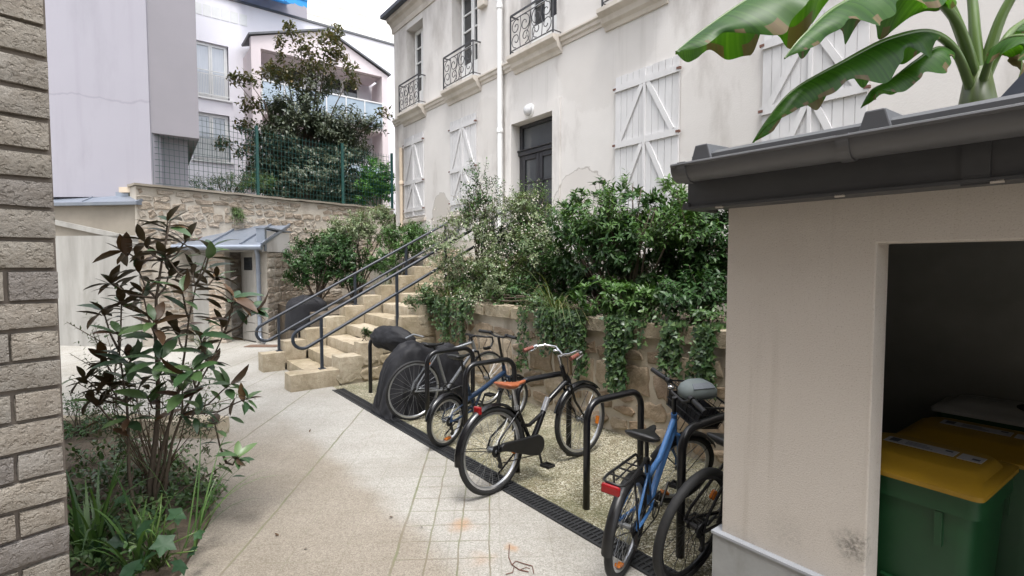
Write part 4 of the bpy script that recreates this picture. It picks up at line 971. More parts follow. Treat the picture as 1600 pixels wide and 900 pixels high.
for u in (1098, 1368):
    x = SHF.hit(u, 200, -.10)[0]; c = MB()
    c.loft([[(x-.06,-.112,rz1-.05),(x+.06,-.112,rz1-.05),(x+.032,-.112,rz1+.048),(x-.032,-.112,rz1+.048)], [(x-.05,DEP,rz1+.05),(x+.05,DEP,rz1+.05),(x+.028,DEP,rz1+.12),(x-.028,DEP,rz1+.12)]]); c.build('roof_roll', MT['zincdark'], sh, bevel=.006)
for u in (1125, 1313, 1558):
    x = SHF.hit(u, 300, -.115)[0]; c = MB(); c.box(x-.016, x+.016, -.125, -.112, fz0-.006, fz0+.004); c.build('vent_clip', MT['mould'], sh)
a = SHF.hit(1560, 155, .9); b = SHF.hit(1600, 112, .9)
mb = MB(); i0 = [(a[0],.9,a[1]),(a[0]+1.4,.9,a[1]),(a[0]+1.4,.9,b[1]+.5),(b[0],.9,b[1])]
mb.loft([[Vector(p) for p in i0], [Vector(p)+Vector((0,.7,0)) for p in i0]]); mb.build('slate_upstand', MT['slate'], sh)

# ================================================================== BINS
def rrect(cx, cy, w, d, r, z, n=4):
    pts = []
    for (sx, sy, a0) in ((1,1,0),(-1,1,PI/2),(-1,-1,PI),(1,-1,1.5*PI)):
        for k in range(n+1):
            a = a0 + PI/2*k/n; pts.append((cx+sx*(w/2-r)+r*math.cos(a), cy+sy*(d/2-r)+r*math.sin(a), z))
    return pts
def wheelie_bin(label, x, y, w, d, h, lidm, rz=0, hole=False, group=None):
    root = thing('wheelie_bin', label, 'bin', SHF.W(x, y), SHF.rot + rz, group); bh = h-.05
    mb = MB(); mb.loft([rrect(0, 0, w*.78, d*.74, .04, .06), rrect(0, 0, w*.80, d*.76, .05, .10), rrect(0, 0, w*.93, d*.93, .05, bh-.09), rrect(0,0,w*.93,d*.93,.05,bh-.085), rrect(0,0,w*1.0,d*1.0,.04,bh-.08), rrect(0,0,w*1.0,d*1.0,.04,bh)])
    for sx in (-.26, .26): mb.box(sx*w-.012, sx*w+.012, -d*.5+.005, -d*.4, bh-.22, bh-.085)
    mb.box(-w*.12, w*.12, -d*.47, -d*.38, .45, .455)
    mb.build('body', MT['bingreen'], root, smooth=True, auto=35)
    for sx in (-1, 1):
        c = MB(); c.lathe((sx*w*.40, d*.36, .09), (1,0,0), [(-.025,.02),(-.025,.085),(.025,.085),(.025,.02)], 16); c.build('wheel', MT['tyre'], root, smooth=True, auto=40)
    l = MB(); l.loft([rrect(0,-.01,w*1.05,d*1.06,.03,bh+.003), rrect(0,-.01,w*1.05,d*1.06,.03,bh+.02), rrect(0,-.01,w*1.0,d*1.0,.035,bh+.028), rrect(0,.02,w*.92,d*.78,.08,bh+.032), rrect(0,.03,w*.86,d*.66,.08,bh+.055), rrect(0,.03,w*.80,d*.58,.07,bh+.06)])
    l.tube([(-w*.4,d*.53,bh+.01),(w*.4,d*.53,bh+.01)], .018, 8)
    lid = l.build('lid', lidm, root, smooth=True, auto=35)
    if hole:
        c = MB(); c.lathe((.06, 0, bh+.058), (0,0,1), [(0,.13),(.006,.135),(.007,.12)], 24); c.build('aperture', MT['void'], lid)
        c = MB()
        for k in range(3): c.box(-.27+.045*k, -.27+.045*k+.03, .03, .055, bh+.0605, bh+.0625)
        c.build('lid_print', MT['rimgrey'], lid)
    else:
        c = MB(); c.box(-w*.30, w*.20, .02, .105, bh+.0605, bh+.0625); c.box(w*.225, w*.38, .015, .10, bh+.0605, bh+.0625); s = c.build('sticker', MT['sticker'], lid)
        c = MB()
        c.box(-w*.27, -w*.20, .04, .095, bh+.0626, bh+.0632); c.box(w*.12, w*.17, .07, .09, bh+.0626, bh+.0632); c.box(w*.31, w*.36, .035, .06, bh+.0626, bh+.0632)
        for r in range(3): c.box(-w*.15, w*(.05-.03*r), .04+.018*r, .046+.018*r, bh+.0626, bh+.0632)
        c.build('sticker_print', MT['ink'], s)
    return root
GB = 'yellow-lidded green bins in the shelter'
wheelie_bin('front green wheelie bin with a yellow lid and white sticker, nearest the opening', .665, .425, .50, .50, .93, MT['binyellow'], R_(-3), group=GB)
wheelie_bin('second green wheelie bin with a yellow lid, between the front bin and the white lid', .76, .95, .52, .48, .93, MT['binyellow'], R_(-1), group=GB)
wheelie_bin('green bin with a white lid and round hole at the back of the shelter', .90, 1.40, .74, .36, .99, MT['binwhite'], 0, True)

# ================================================================== BIKE STANDS
def stand(n0, s0, w=.6, h=.76):
    mb = MB(); r = .13; pts = [(0,0,-.01),(0,0,h*.5)] + [(0, r-r*math.cos(PI/2*k/7), h-r+r*math.sin(PI/2*k/7)) for k in range(8)] + [(0, w-r+r*math.sin(PI/2*k/7), h-r+r*math.cos(PI/2*k/7)) for k in range(8)] + [(0,w,h*.5),(0,w,-.01)]
    mb.tube(pts, .0255, 12)
    return mb
proto = None
SG = 'black tubular cycle stands along the drain'
SL_ = [(.36,.30,'black hoop cycle stand nearest the stone steps, its top bar under the black cover'),
       (1.95,.30,'black hoop cycle stand beside the silver bicycle'),
       (2.79,.26,'black hoop cycle stand holding the small-wheeled navy bicycle'),
       (3.62,.24,'black hoop cycle stand behind the black city bicycle with the tan saddle'),
       (4.43,.23,'empty black hoop cycle stand in the open, standing clear on the gravel'),
       (5.19,.24,'black hoop cycle stand hidden between the blue bicycle and the black bicycle by the shelter')]
for s, n, lab in SL_:
    if proto is None:
        proto = thing('cycle_stand', lab, 'bike rack', S(s, n), SITE.rot, SG)
        stand(0, 0).build('hoop', MT['tube'], proto, smooth=True)
    else:
        c = copy_tree(proto); c.location = S(s, n); c['label'] = lab

# ================================================================== BICYCLES
def saddle_mesh(mb, x, z, L=.26, Wd=.16, tilt=0.0, th=.05, lean=(0,0,0)):
    rings = []
    for k in range(11):
        t = k/10; xx = x - L*.5 + L*t     # t=0 rear
        w = Wd*.5*(.55+.45*math.sin(PI*min(1,t*2.2+.15)) if t < .38 else max(.17, 1-1.75*(t-.3))) if t < .75 else Wd*.5*(.23 - .12*(t-.75))
        zz = z + tilt*(t-.5) + .018*(1-t)**2 - .01*math.sin(PI*t); hh = th*(.5+.5*math.sin(PI*min(1,t*1.3+.12)))*(1 if t > .02 else .5)
        if t > .95: w *= .6
        rings.append([Vector((xx, w*math.cos(a), zz + (hh*.35*math.sin(a) if math.sin(a) > 0 else hh*.75*math.sin(a)))) for a in [2*PI*j/14 for j in range(14)]])
    mb.loft(rings)
def bicycle(label, rear, front, sp, lean=0, steer=0, group='parked bicycles along the stands'):
    rear, front = Vector((rear[0], rear[1], 0)), Vector((front[0], front[1], 0)); dv = front-rear; WB = dv.length
    root = tag(empty('bicycle', rear, math.atan2(dv.y, dv.x), lean), label, 'bicycle', group)
    R = sp['R']; tr = sp.get('tr', .02); P = lambda x, z, y=0: Vector((x, y, z))
    ha = R_(sp.get('ha', 70)); h = Vector((-math.cos(ha), 0, math.sin(ha))); Q = Vector((WB-.055, 0, R))
    K = Q + h*(R + sp.get('crown', .055)); hl = sp.get('head', .14); HTp = K + h*hl; BT = HTp + h*sp.get('stem', .09)
    rot = Matrix.Rotation(steer, 3, h); st = lambda p: Q + rot @ (Vector(p)-Q)
    fm = MT[sp['paint']]; bk = MT['blackpl']
    def wheel(c, T, disc=False):
        w = MB(); w.T = T; hubr = .02
        w.lathe(c, (0,1,0), [(-.05,.008),(-.045,.018),(-.03,.02),(-.028,.028),(-.024,.028),(-.022,.015),(.022,.015),(.024,.028),(.028,.028),(.03,.018),(.05,.008)], 10)
        ns = sp.get('spokes', 28)
        for k in range(ns):
            a = 2*PI*k/ns; y = .026*(1 if k % 2 else -1); a2 = a + .5*(1 if k % 4 < 2 else -1)
            w.tube([c + Vector((hubr*math.cos(a2), y, hubr*math.sin(a2))), c + Vector(((R-tr*2)*math.cos(a), y*.1, (R-tr*2)*math.sin(a)))], .0016, 3, caps=False)
        o = w.build('wheel', MT['rimgrey'] if not sp.get('darkrim') else bk, root)
        t = MB(); t.T = T; n = 40; t.tube([c + Vector(((R-tr)*math.cos(2*PI*k/n), 0, (R-tr)*math.sin(2*PI*k/n))) for k in range(n)], tr, 8, closed=True); t.build('tyre', MT['tyre'], o, smooth=True)
        r = MB(); r.T = T; rr = R - 2*tr - .002
        rings = [[c + Vector((q*math.cos(2*PI*k/n), y, q*math.sin(2*PI*k/n))) for k in range(n)] for y, q in ((-.011,rr+.006),(-.012,rr-.008),(-.004,rr-.016),(.004,rr-.016),(.012,rr-.008),(.011,rr+.006))]
        r.loft(rings, caps=False); r.build('rim', MT['blackpl'] if sp.get('darkrim') else MT['alu'], o, smooth=True, auto=40)
        return o
    ra, fa = P(0,R), P(WB,R)
    rw = wheel(ra, lambda p: Vector(p)); fw = wheel(fa, st)
    for wh, cc, T in ((rw, ra, lambda p: Vector(p)), (fw, fa, st)):
        if sp.get('refl'):
            a = sp.get('ra', -1.5); c = MB(); c.T = T; q = cc + Vector((math.cos(a), 0, math.sin(a)))*(R*.72); tdir = Vector((-math.sin(a), 0, math.cos(a))); c.bar(q-tdir*.035, q+tdir*.035, .03, .016, (math.cos(a),0,math.sin(a))); c.build('reflector', MT['orange'], wh)
    # frame
    BB = P(*sp['bb']); STp = P(*sp['st']); f = MB(); tb = sp.get('tb', .017)
    f.tube([K, HTp], tb+.004, 12)
    for y in (-1, 1):
        f.tube([BB + Vector((-.03, y*.03, 0)), P(.12, R+(BB.z-R)*.25, y*.052), P(0, R, y*.058)], [.011,.010,.009], 8)
        f.tube([STp + Vector((0, y*.02, -.03)) if not sp.get('sstay') else P(*sp['sstay'], y*.02), P(.03, R+.08, y*.05), P(0, R, y*.058)], [.009,.008,.008], 8)
    f.tube([BB, STp], tb, 12); f.lathe(BB, (0,1,0), [(-.036,.022),(.036,.022)], 12)
    for tube in sp['tubes'](BB, STp, K, HTp): f.tube(tube[0], tube[1], 12)
    f.build('frame', fm, root, smooth=True, auto=50)
    if sp.get('decal'):
        c = MB(); p, q = sp['decal'](BB, STp, K, HTp); c.tube([p, q], tb+.0085, 12); c.build('decal_band', MT['alu'], root, smooth=True, auto=50)
    # fork
    c = MB(); c.T = st; c.tube([K - h*.0, HTp + h*.02], .014, 8); c.tube([K + Vector((0,-.05,0)) - h*.01, K + Vector((0,.05,0)) - h*.01], .014, 8)
    for y in (-.05, .05):
        c.tube([K + Vector((0,y,0)), K - h*(R*.5) + Vector((.0,y,0)), fa + Vector((-.02,y,.06)), fa + Vector((0,y,0))], [.013,.012,.009,.008], 8)
    c.build('fork', MT[sp.get('fork', sp['paint'])], root, smooth=True, auto=50)
    # bars
    hb = sp.get('bar', 'flat'); bw_ = sp.get('bw', .3); rise = sp.get('rise', 0); C = BT
    c = MB(); c.T = st; c.tube([HTp, BT], .014, 8); SF = Vector((sp.get('sf', .05), 0, 0)); c.tube([BT - h*.012, BT + SF], .014, 8)
    c.build('stem', MT[sp.get('stemm', 'blackpl')], root, smooth=True, auto=50)
    c = MB(); c.T = st; gr = []; C = BT + SF
    for y in (-1, 1):
        if hb == 'flat': pts = [C, C + Vector((0, y*.06, 0)), C + Vector((-.01, y*.14, rise)), C + Vector((-.03, y*bw_, rise))]
        elif hb == 'swept': pts = [C, C + Vector((.03, y*.05, .01)), C + Vector((.05, y*.13, .05+rise)), C + Vector((.0, y*.22, .065+rise)), C + Vector((-.10, y*bw_*.95, .05+rise)), C + Vector((-.20, y*bw_, .03+rise))]
        elif hb == 'drop': pts = [C, C + Vector((0, y*.17, 0)), C + Vector((.03, y*.2, 0)), C + Vector((.085, y*.205, -.01)), C + Vector((.10, y*.205, -.06)), C + Vector((.07, y*.205, -.11)), C + Vector((.0, y*.21, -.125)), C + Vector((-.05, y*.21, -.125))]
        c.tube(pts, .0115, 8); gr.append((pts, y))
    hbar = c.build('handlebar', MT[sp.get('barm', 'blackpl')], root, smooth=True, auto=50)
    for pts, y in gr:
        a, b = pts[-2], pts[-1]; d = (b-a).normalized(); L = min(.13, (b-a).length*.95)
        g = MB(); g.T = st; g.tube([b - d*L, b - d*L*.5, b + d*.004], [.0165,.018,.017], 10); g.build('grip', MT[sp.get('grip', 'blackpl')], hbar, smooth=True, auto=50)
        l = MB(); l.T = st; q = b - d*(L+.03); l.tube([q, q + Vector((.035,0,-.012)), q + Vector((.045,0,-.02)) + d*.10], .0065, 6); l.lathe(q - d*.012, d, [(0,.02),(.03,.02)], 8); l.build('brake_lever', MT[sp.get('leverm', 'blackpl')], hbar, smooth=True, auto=50)
    l = MB(); l.T = st
    for y in (-1, 1): l.tube([C + Vector((.04, y*.12, rise)), C + Vector((.13, y*.07, rise-.05)), C + Vector((.10, y*.03, -.16)), K + Vector((.02, y*.03, .02))], .003, 4)
    l.build('cable', bk, root, smooth=True)
    if sp.get('bell'):
        l = MB(); l.T = st; l.lathe(C + Vector((0,.09,.02)), (0,0,1), [(0,.022),(.012,.022),(.02,.012),(.022,0)], 10); l.build('bell', MT['chrome'], hbar, smooth=True)
    # seat
    SD = P(*sp['saddle']); c = MB(); c.tube([STp, SD + Vector((-.0,0,-.03))], .013, 10); c.lathe(STp - (SD-STp).normalized()*.015, (SD-STp), [(0,.02),(.03,.02)], 10)
    for y in (-.022, .022): c.tube([SD + Vector((-.10,y,-.02)), SD + Vector((-.03,y,-.042)), SD + Vector((.06,y,-.035))], .0035, 5)
    c.build('seat_post', MT[sp.get('postm', 'alu')], root, smooth=True, auto=50)
    c = MB(); saddle_mesh(c, SD.x, SD.z, sp.get('sl', .26), sp.get('sw', .17), sp.get('tilt', 0)); c.build('saddle', MT[sp.get('sad', 'blackpl')], root, smooth=True)
    # drivetrain
    c = MB(); n = 32; cr = sp.get('cr', .085)
    c.loft([[BB + Vector((q*math.cos(2*PI*k/n), y, q*math.sin(2*PI*k/n))) for k in range(n)] for y, q in ((-.05,cr-.012),(-.05,cr),(-.046,cr),(-.046,cr-.012))], caps=False)
    for k in range(4): a = PI/4+PI/2*k; c.bar(BB + Vector((0,-.048,0)), BB + Vector((cr*.95*math.cos(a), -.048, cr*.95*math.sin(a))), .012, .004, (0,1,0))
    c.lathe(BB + Vector((0,-.05,0)), (0,1,0), [(0,.02),(.1,.02)], 10); c.build('chainring', MT['blackpl'], root, smooth=True, auto=40)
    ca = R_(sp.get('ca', -80))
    for y, sg in ((-.07, 1), (.07, -1)):
        k = MB(); e = BB + Vector((math.cos(ca)*.165*sg, y, math.sin(ca)*.165*sg)); k.bar(BB + Vector((0,y,0)), e, .022, .013, (0,1,0)); o = k.build('crank', MT['rimgrey'] if sp.get('alucrank') else bk, root, bevel=.004, seg=1)
        k = MB(); yy = y + (.02 if y > 0 else -.02); y2 = yy + (.085 if y > 0 else -.085)
        k.tube([e, (e.x, y2, e.z)], .007, 6)
        for dx in (-.035, .035): k.bar((e.x+dx, yy, e.z), (e.x+dx, y2, e.z), .012, .02)
        for q in (yy, y2): k.bar((e.x-.04, q, e.z), (e.x+.04, q, e.z), .01, .02)
        k.build('pedal', bk, o)
    c = MB(); n = 20; rc = .042
    c.lathe(ra + Vector((0,-.047,0)), (0,1,0), [(0,.045),(.003,.045),(.004,.038),(.008,.038),(.009,.03),(.014,.03)], 20)
    c.tube([BB + Vector((0,-.048,cr-.004)), ra + Vector((0,-.045,rc))], .0045, 5); c.tube([BB + Vector((0,-.048,-cr+.004)), ra + Vector((.03,-.045,-.10)), ra + Vector((.0,-.045,-.05))], .0045, 5)
    c.bar(ra + Vector((.01,-.052,-.02)), ra + Vector((.035,-.055,-.12)), .022, .012, (0,1,0)); c.lathe(ra + Vector((.03,-.058,-.115)), (0,1,0), [(0,.02),(.014,.02)], 10)
    c.build('chain_and_derailleur', bk, root, smooth=True, auto=40)
    if sp.get('guard'):
        c = MB(); pts = []
        for k in range(13): a = PI/2 - PI*k/12; pts.append((BB.x + .082*math.cos(a), BB.z + .082*math.sin(a)))
        pts += [(BB.x-.10,BB.z-.055), (.06, R-.005), (.03, R+.0), (.03, R+.032), (.06, R+.05), (BB.x-.10,BB.z+.085)]
        c.loft([[Vector((p[0], y, p[1])) for p in pts] for y in (-.075, -.062, -.04)]); c.build('chain_guard', bk, root, bevel=.006)
    def fender(cc, a0, a1, T, name='fender', m=None, w=.028, dr=.022):
        c = MB(); c.T = T; n = 22; rings = []
        for k in range(n+1):
            a = a0+(a1-a0)*k/n; u = Vector((math.cos(a), 0, math.sin(a))); rf = R + dr
            rings.append([cc + u*(rf + e) + Vector((0, y, 0)) for y, e in ((-w,-.014),(-w*.6,0),(0,.005),(w*.6,0),(w,-.014),(w*.95,-.017),(0,.001),(-w*.95,-.017))])
        c.loft(rings)
        for y in (-1, 1):
            for a in (a0+(a1-a0)*.12, a1-(a1-a0)*.12): c.tube([cc + Vector((0, y*.055, 0)), cc + Vector((math.cos(a)*(R+dr-.01), y*w, math.sin(a)*(R+dr-.01)))], .0028, 4)
        c.build(name, MT[m or sp.get('fenderm', 'blackpaint')], root, smooth=True, auto=50)
    idt = lambda p: Vector(p)
    if 'rf' in sp: fender(ra, R_(sp['rf'][0]), R_(sp['rf'][1]), idt)
    if 'ff' in sp: fender(fa, R_(sp['ff'][0]), R_(sp['ff'][1]), st)
    if sp.get('rack'):
        z = R*2 + .075; c = MB(); x0, x1 = sp['rack']
        lp = [Vector((x1,.035,z)), Vector((x0+.08,.06,z)), Vector((x0+.02,.055,z)), Vector((x0,.03,z)), Vector((x0,-.03,z)), Vector((x0+.02,-.055,z)), Vector((x0+.08,-.06,z)), Vector((x1,-.035,z))]
        c.tube(lp, .0075, 8)
        for xx in (x0+.1, x0+.2, x0+.29): c.tube([(xx,-.058,z),(xx,.058,z)], .005, 6)
        c.tube([(x0+.05,0,z),(x1,0,z)], .005, 6)
        for y in (-1, 1): c.tube([(x0+.16, y*.058, z), (0, y*.066, R)], .006, 6); c.tube([(x1, y*.03, z), (STp.x-.03, y*.02, STp.z-.06)], .006, 6)
        c.build('rack', bk, root, smooth=True, auto=50)
        c = MB(); c.box(x0-.028, x0-.004, -.05, .05, z-.05, z-.0); c.build('rear_light', MT['red'], root, bevel=.01)
    elif sp.get('rlight'):
        c = MB(); q = sp['rlight']; c.box(q[0]-.02, q[0]+.01, -.035, .035, q[1]-.03, q[1]+.03); c.build('rear_light', MT['red'], root, bevel=.01)
    if sp.get('kick'):
        c = MB(); c.tube([BB + Vector((-.08,.06,-.02)), Vector((BB.x-.22, .2, .01))], .008, 6); c.build('kickstand', bk, root)
    if sp.get('orange'):
        c = MB(); q = P(*sp['orange']); c.bar(q, q + Vector((-.03,0,-.045)), .03, .028); c.build('reflector', MT['orange'], root, bevel=.008)
    return root, st, C, h, K, HTp
def diamond(BB, ST, K, HT): return [([ST - (ST-BB).normalized()*.03, HT - (HT-K)*.15], .0155), ([BB, K + (HT-K)*.15], .019)]
ga = lambda u, v: G(u, v)
# A silver road bike, nearest the black cover
bicycle('silver bicycle with curved handlebar, parked against the black cover', ga(646,656), ga(760,633), dict(R=.335, tr=.016, paint='silverpaint', bb=(.42,.29), st=(.27,.74), saddle=(.235,.835), tubes=diamond, bar='drop', head=.13, stem=.06, sf=.07, fork='blackpaint', barm='blackpl', ca=10, postm='blackpl', sw=.15, orange=(.20,.62), darkrim=False), lean=R_(3), steer=R_(10))
# B navy folding bike
def foldt(BB, ST, K, HT): return [([Vector((BB.x-.14,0,BB.z+.10)), Vector((BB.x+.1,0,BB.z+.16)), K + (HT-K)*.35], .026), ([BB, Vector((BB.x+.12,0,BB.z+.17))], .015)]
bicycle('navy small-wheeled folding bicycle with black saddle and tall stem', ga(697,697), ga(800,656), dict(R=.245, tr=.022, paint='navybike', bb=(.40,.28), st=(.27,.58), sstay=(.33,.40), saddle=(.19,.845), tubes=foldt, bar='flat', bw=.27, head=.11, stem=.34, sf=.01, rise=.03, crown=.05, ha=74, refl=True, ra=-1.45, rf=(20,165), ff=(30,150), fenderm='blackpaint', postm='blackpl', ca=60, sw=.18, rlight=(.02,.62) if False else None, kick=True), lean=R_(1), steer=R_(-6))
# C black city bike
def cityt(BB, ST, K, HT):
    m = Vector((BB.x+.20,0,BB.z+.30)); e = HT - (HT-K)*.25
    return [([BB, Vector((BB.x+.09,0,BB.z+.13)), m, K + (HT-K)*.1], .024), ([Vector((ST.x+.055,0,BB.z+.17)), Vector((ST.x+.14,0,BB.z+.155)), Vector((BB.x+.155,0,BB.z+.225))], .016)]
bicycle('black city bicycle with tan saddle, brown grips and a chain guard', ga(771,771), ga(908,712), dict(R=.33, tr=.022, paint='blackpaint', bb=(.43,.275), st=(.27,.60), saddle=(.235,.80), tubes=cityt, decal=lambda BB,ST,K,HT: (Vector((BB.x+.155,0,BB.z+.235)), Vector((BB.x+.215,0,BB.z+.335))), bar='swept', bw=.28, head=.17, stem=.10, sf=.05, barm='chrome', grip='grip', stemm='chrome', sad='brown', sw=.21, sl=.27, guard=True, refl=True, ra=-.2, rf=(25,185), ff=(45,160), ca=-75, bell=True, kick=True, postm='alu', rlight=(-.13,.66), leverm='chrome'), lean=R_(-2), steer=R_(-4))
# D blue kids/city bike with basket
rd = ga(972,897); fd = rd + Vector((.545,.838,0)).normalized()*.99
def bluet(BB, ST, K, HT): return [([Vector((ST.x+.05,0,BB.z+.20)), Vector((BB.x+.12,0,BB.z+.24)), HT - (HT-K)*.3], .019), ([BB, Vector((BB.x+.10,0,BB.z+.10)), K + (HT-K)*.1], .021)]
rootD, stD, CD, hD, KD, HD = bicycle('sky blue bicycle with rear rack, red light and front basket', rd, fd, dict(R=.285, tr=.024, paint='bluebike', bb=(.40,.26), st=(.25,.58), saddle=(.20,.77), tubes=bluet, bar='flat', bw=.28, rise=.06, head=.14, stem=.13, sf=.03, rf=(15,185), ff=(40,160), fenderm='blackpl', rack=(-.30,.14), refl=True, ra=-1.9, sw=.21, sl=.26, ca=40, postm='blackpl', kick=True, bell=True), lean=R_(5), steer=R_(-38))
bk_ = MB(); bk_.T = stD; bc = CD + Vector((.17,0,-.09)); wb, db_, hb_ = .17, .11, .17
def brect(z, g=1.0): return [bc + Vector((sx*db_*g, sy*wb*g, z)) for sx, sy in ((-1,-1),(-1,0),(-1,1),(0,1),(1,1),(1,0),(1,-1),(0,-1))]
for z, g, r in ((.12,1.08,.007),(.06,1.02,.0035),(0.0,.96,.0035),(-.05,.9,.005)): bk_.tube(brect(z, g), r, 6, closed=True)
A_, B_ = [], []
for k in range(8):
    p0, p1 = brect(.12,1.08), brect(.12,1.08); q0 = brect(-.05,.9)
    for j in range(4):
        t = j/4; a = p0[k].lerp(p0[(k+1)%8], t); b = q0[k].lerp(q0[(k+1)%8], t); bk_.tube([a, b], .0022, 4)
for j in range(7): t = -.9+1.8*j/6; bk_.tube([bc + Vector((-db_*.9, wb*t, -.05)), bc + Vector((db_*.9, wb*t, -.05))], .0022, 4)
o = bk_.build('basket', MT['blackpl'], rootD)
bk_ = MB(); bk_.T = stD; q0 = [p + Vector((0,0,.004)) for p in brect(-.05,.88)]; q1 = brect(.05,.98); bk_.loft([q0, q1], caps=False); bk_.poly(q0); bk_.build('basket_liner', MT['tarp'], o)
# pouch on the basket
bpy.context.view_layer.update()
pc = rootD.matrix_world @ stD(bc + Vector((-.02,0,.13)))
pr_ = thing('pouch', 'grey-green zipped pouch with a clear window lying on the blue bicycle basket', 'bag', pc, R_(18))
mb = MB(); mb.loft([rrect(0,0,.22,.14,.05,-.03), rrect(0,0,.25,.17,.06,-.01), rrect(0,0,.25,.17,.06,.025), rrect(0,.01,.21,.13,.05,.06), rrect(0,.02,.12,.06,.03,.085)]); mb.build('body', MT['bagm'], pr_, smooth=True)
mb = MB(); pts = [(-.085,-.074,.040),(.085,-.074,.040),(.07,-.035,.068),(-.07,-.035,.068)]; mb.loft([[Vector(p) for p in pts], [Vector(p)+Vector((0,-.004,.005)) for p in pts]]); mb.build('window', MT['bagwin'], pr_)
# E black bike against the shelter
re_ = Vector((.945, 2.74, 0)); fe_ = re_ + SITE.n*1.04
bicycle('all-black bicycle leaning on the stand beside the shelter corner, its rear wheel foremost', re_, fe_, dict(R=.335, tr=.024, paint='blackpaint', bb=(.43,.275), st=(.27,.68), saddle=(.22,.80), tubes=diamond, bar='flat', bw=.24, head=.13, stem=.06, darkrim=True, orange=(.16,.50), sw=.19, ca=30, tb=.02, postm='blackpl'), lean=R_(10), steer=R_(15))

# ================================================================== COVERS
cv = thing('scooter_cover', 'crumpled black cloth cover draped over a parked scooter beside the silver bicycle', 'cover', S(1.42, 0), SITE.rot)
mb = MB(); secs = [(-.10,.20,.05,.10),(-.06,.27,.09,.30),(.02,.31,.13,.50),(.14,.33,.16,.68),(.30,.35,.18,.83),(.48,.35,.19,.88),(.66,.34,.17,.83),(.85,.33,.17,.77),(1.05,.32,.18,.79),(1.22,.30,.16,.74),(1.36,.26,.12,.55),(1.46,.18,.06,.25)]
dense = []
for A, B in zip(secs, secs[1:]):
    for k in range(4): dense.append(tuple(a+(b-a)*k/4 for a, b in zip(A, B)))
dense.append(secs[-1])
rings = []
dense = [(n*.76+.02, a*.76, b*.8, c*.92) for n, a, b, c in dense]
for n, wbm, wt, hh in dense:
    r = []
    for k in range(81):
        t = k/80*2-1; a = abs(t); sg = 1 if t > 0 else -1
        if a < .35: x, z = wt*(a/.35)*.95, hh*(1-.10*(a/.35)**2)
        else: q = (a-.35)/.65; x, z = wt*.95 + (wbm-wt*.95)*q**.8, hh*.90*(1-q)
        f = max(0, (a-.25)); fr = 1-abs(noise.noise(Vector((n*7.5 + sg*5, z*1.4, 1)))*2); fr2 = 1-abs(noise.noise(Vector((n*15 + z*3, sg*3+z*4, 4)))*2); fold = f*(.085*max(-.6,fr) - .03) + (.25+f)*.022*fr2
        x = max(0, x + fold); z = max(.0, z + .05*noise.noise(Vector((n*5, t*3, 5)))*(1-.7*f) + .02*(1-abs(noise.noise(Vector((n*9, t*7, 6)))*2))*(a < .5))
        r.append(Vector((sg*x, n + .03*noise.noise(Vector((n*4,t*5,9))), z + .01)))
    rings.append(r)
mb.loft(rings, caps=True, closed=False); mb.build('cover', MT['tarp'], cv, smooth=True)
mb = MB(); rings = []
for k in range(28):
    t = k/27; c = Vector((-.90+.58*t, .34+.20*t, .775 - .02*t)); rr = .15*math.sin(PI*(.13+.80*t))**.6
    rings.append([c + Vector((.08*math.cos(a), math.cos(a), math.sin(a)*1.0))*rr*(1+.22*noise.noise(Vector((math.cos(a)*1.5,math.sin(a)*1.5,t*3))) + .14*(1-abs(2*noise.noise(Vector((math.cos(a)*3,math.sin(a)*3,t*5)))))) for a in [2*PI*j/48 for j in range(48)]])
mb.loft(rings); mb.build('gathered_hood', MT['tarp'], cv, smooth=True)
mb = MB(); mb.tube([Vector((.02,.30,.86)), Vector((.10,.36,.91)), Vector((.2,.44,.885))], .012, 6); mb.build('strap_buckle', MT['rimgrey'], cv)

c2 = thing('covered_barbecue', 'black cover over a rounded object behind the far handrail', 'cover', Vector((-4.02,10.0,.0)), .3)
mb = MB(); rings = []
for k in range(12):
    t = k/11; z = .45 + .64*t; rr = .34*(1-.10*t) if t < .72 else .34*.93*math.sqrt(max(0,1-((t-.72)/.285)**2))
    rings.append([Vector((math.cos(a)*rr*1.15, math.sin(a)*rr*.8, z)) * 1.0 + Vector((.02*math.sin(a*7+t*3), .02*math.sin(a*5), .03*math.sin(a*3)*t)) for a in [2*PI*j/40 for j in range(40)]])
mb.loft(rings); mb.build('cover', MT['tarp'], c2, smooth=True)
for a in range(4):
    mb = MB(); mb.tube([(math.cos(a*PI/2+.7)*.24, math.sin(a*PI/2+.7)*.18, -.01),(math.cos(a*PI/2+.7)*.26, math.sin(a*PI/2+.7)*.2, .5)], .016, 6); mb.build('leg', MT['tube'], c2)
# ================================================================== PLANTS
def PB(u, v, n):
    s, h = SITE.hit(u, v, n); p = S(s, n, h); return p
def blobs_px(lst, n):
    out = []
    for u, v, ru, rv_, *dn in lst:
        p = PB(u, v, n + (dn[0] if dn else 0)); k = p.y/FPX; out.append((p, (ru*k, ru*k*.85, rv_*k)))
    return out
def aw_px(lst, y):
    out = []
    for u, v, ru, rv_, *dy in lst:
        p = AT(u, v, y + (dy[0] if dy else 0)); k = p.y/FPX; out.append((p, (ru*k, ru*k*.8, rv_*k)))
    return out
def pbase(u, n, h=1.10):
    s = SITE.hit(u, 450, n)[0]; return S(s, n, h)
SGR = 'shrubs spilling over the stone planter wall'
clear_stair = lambda p: (p-O).dot(SITE.e) > -.62 or (p-O).dot(SITE.n) < -.6
over_soil = lambda p: clear_stair(p) and not ((p-O).dot(SITE.n) > 1.6 and p.z < 1.08) and not ((p-O).dot(SITE.n) < 1.6 and p.z < .95) and (p-O).dot(SITE.n) < 4.1
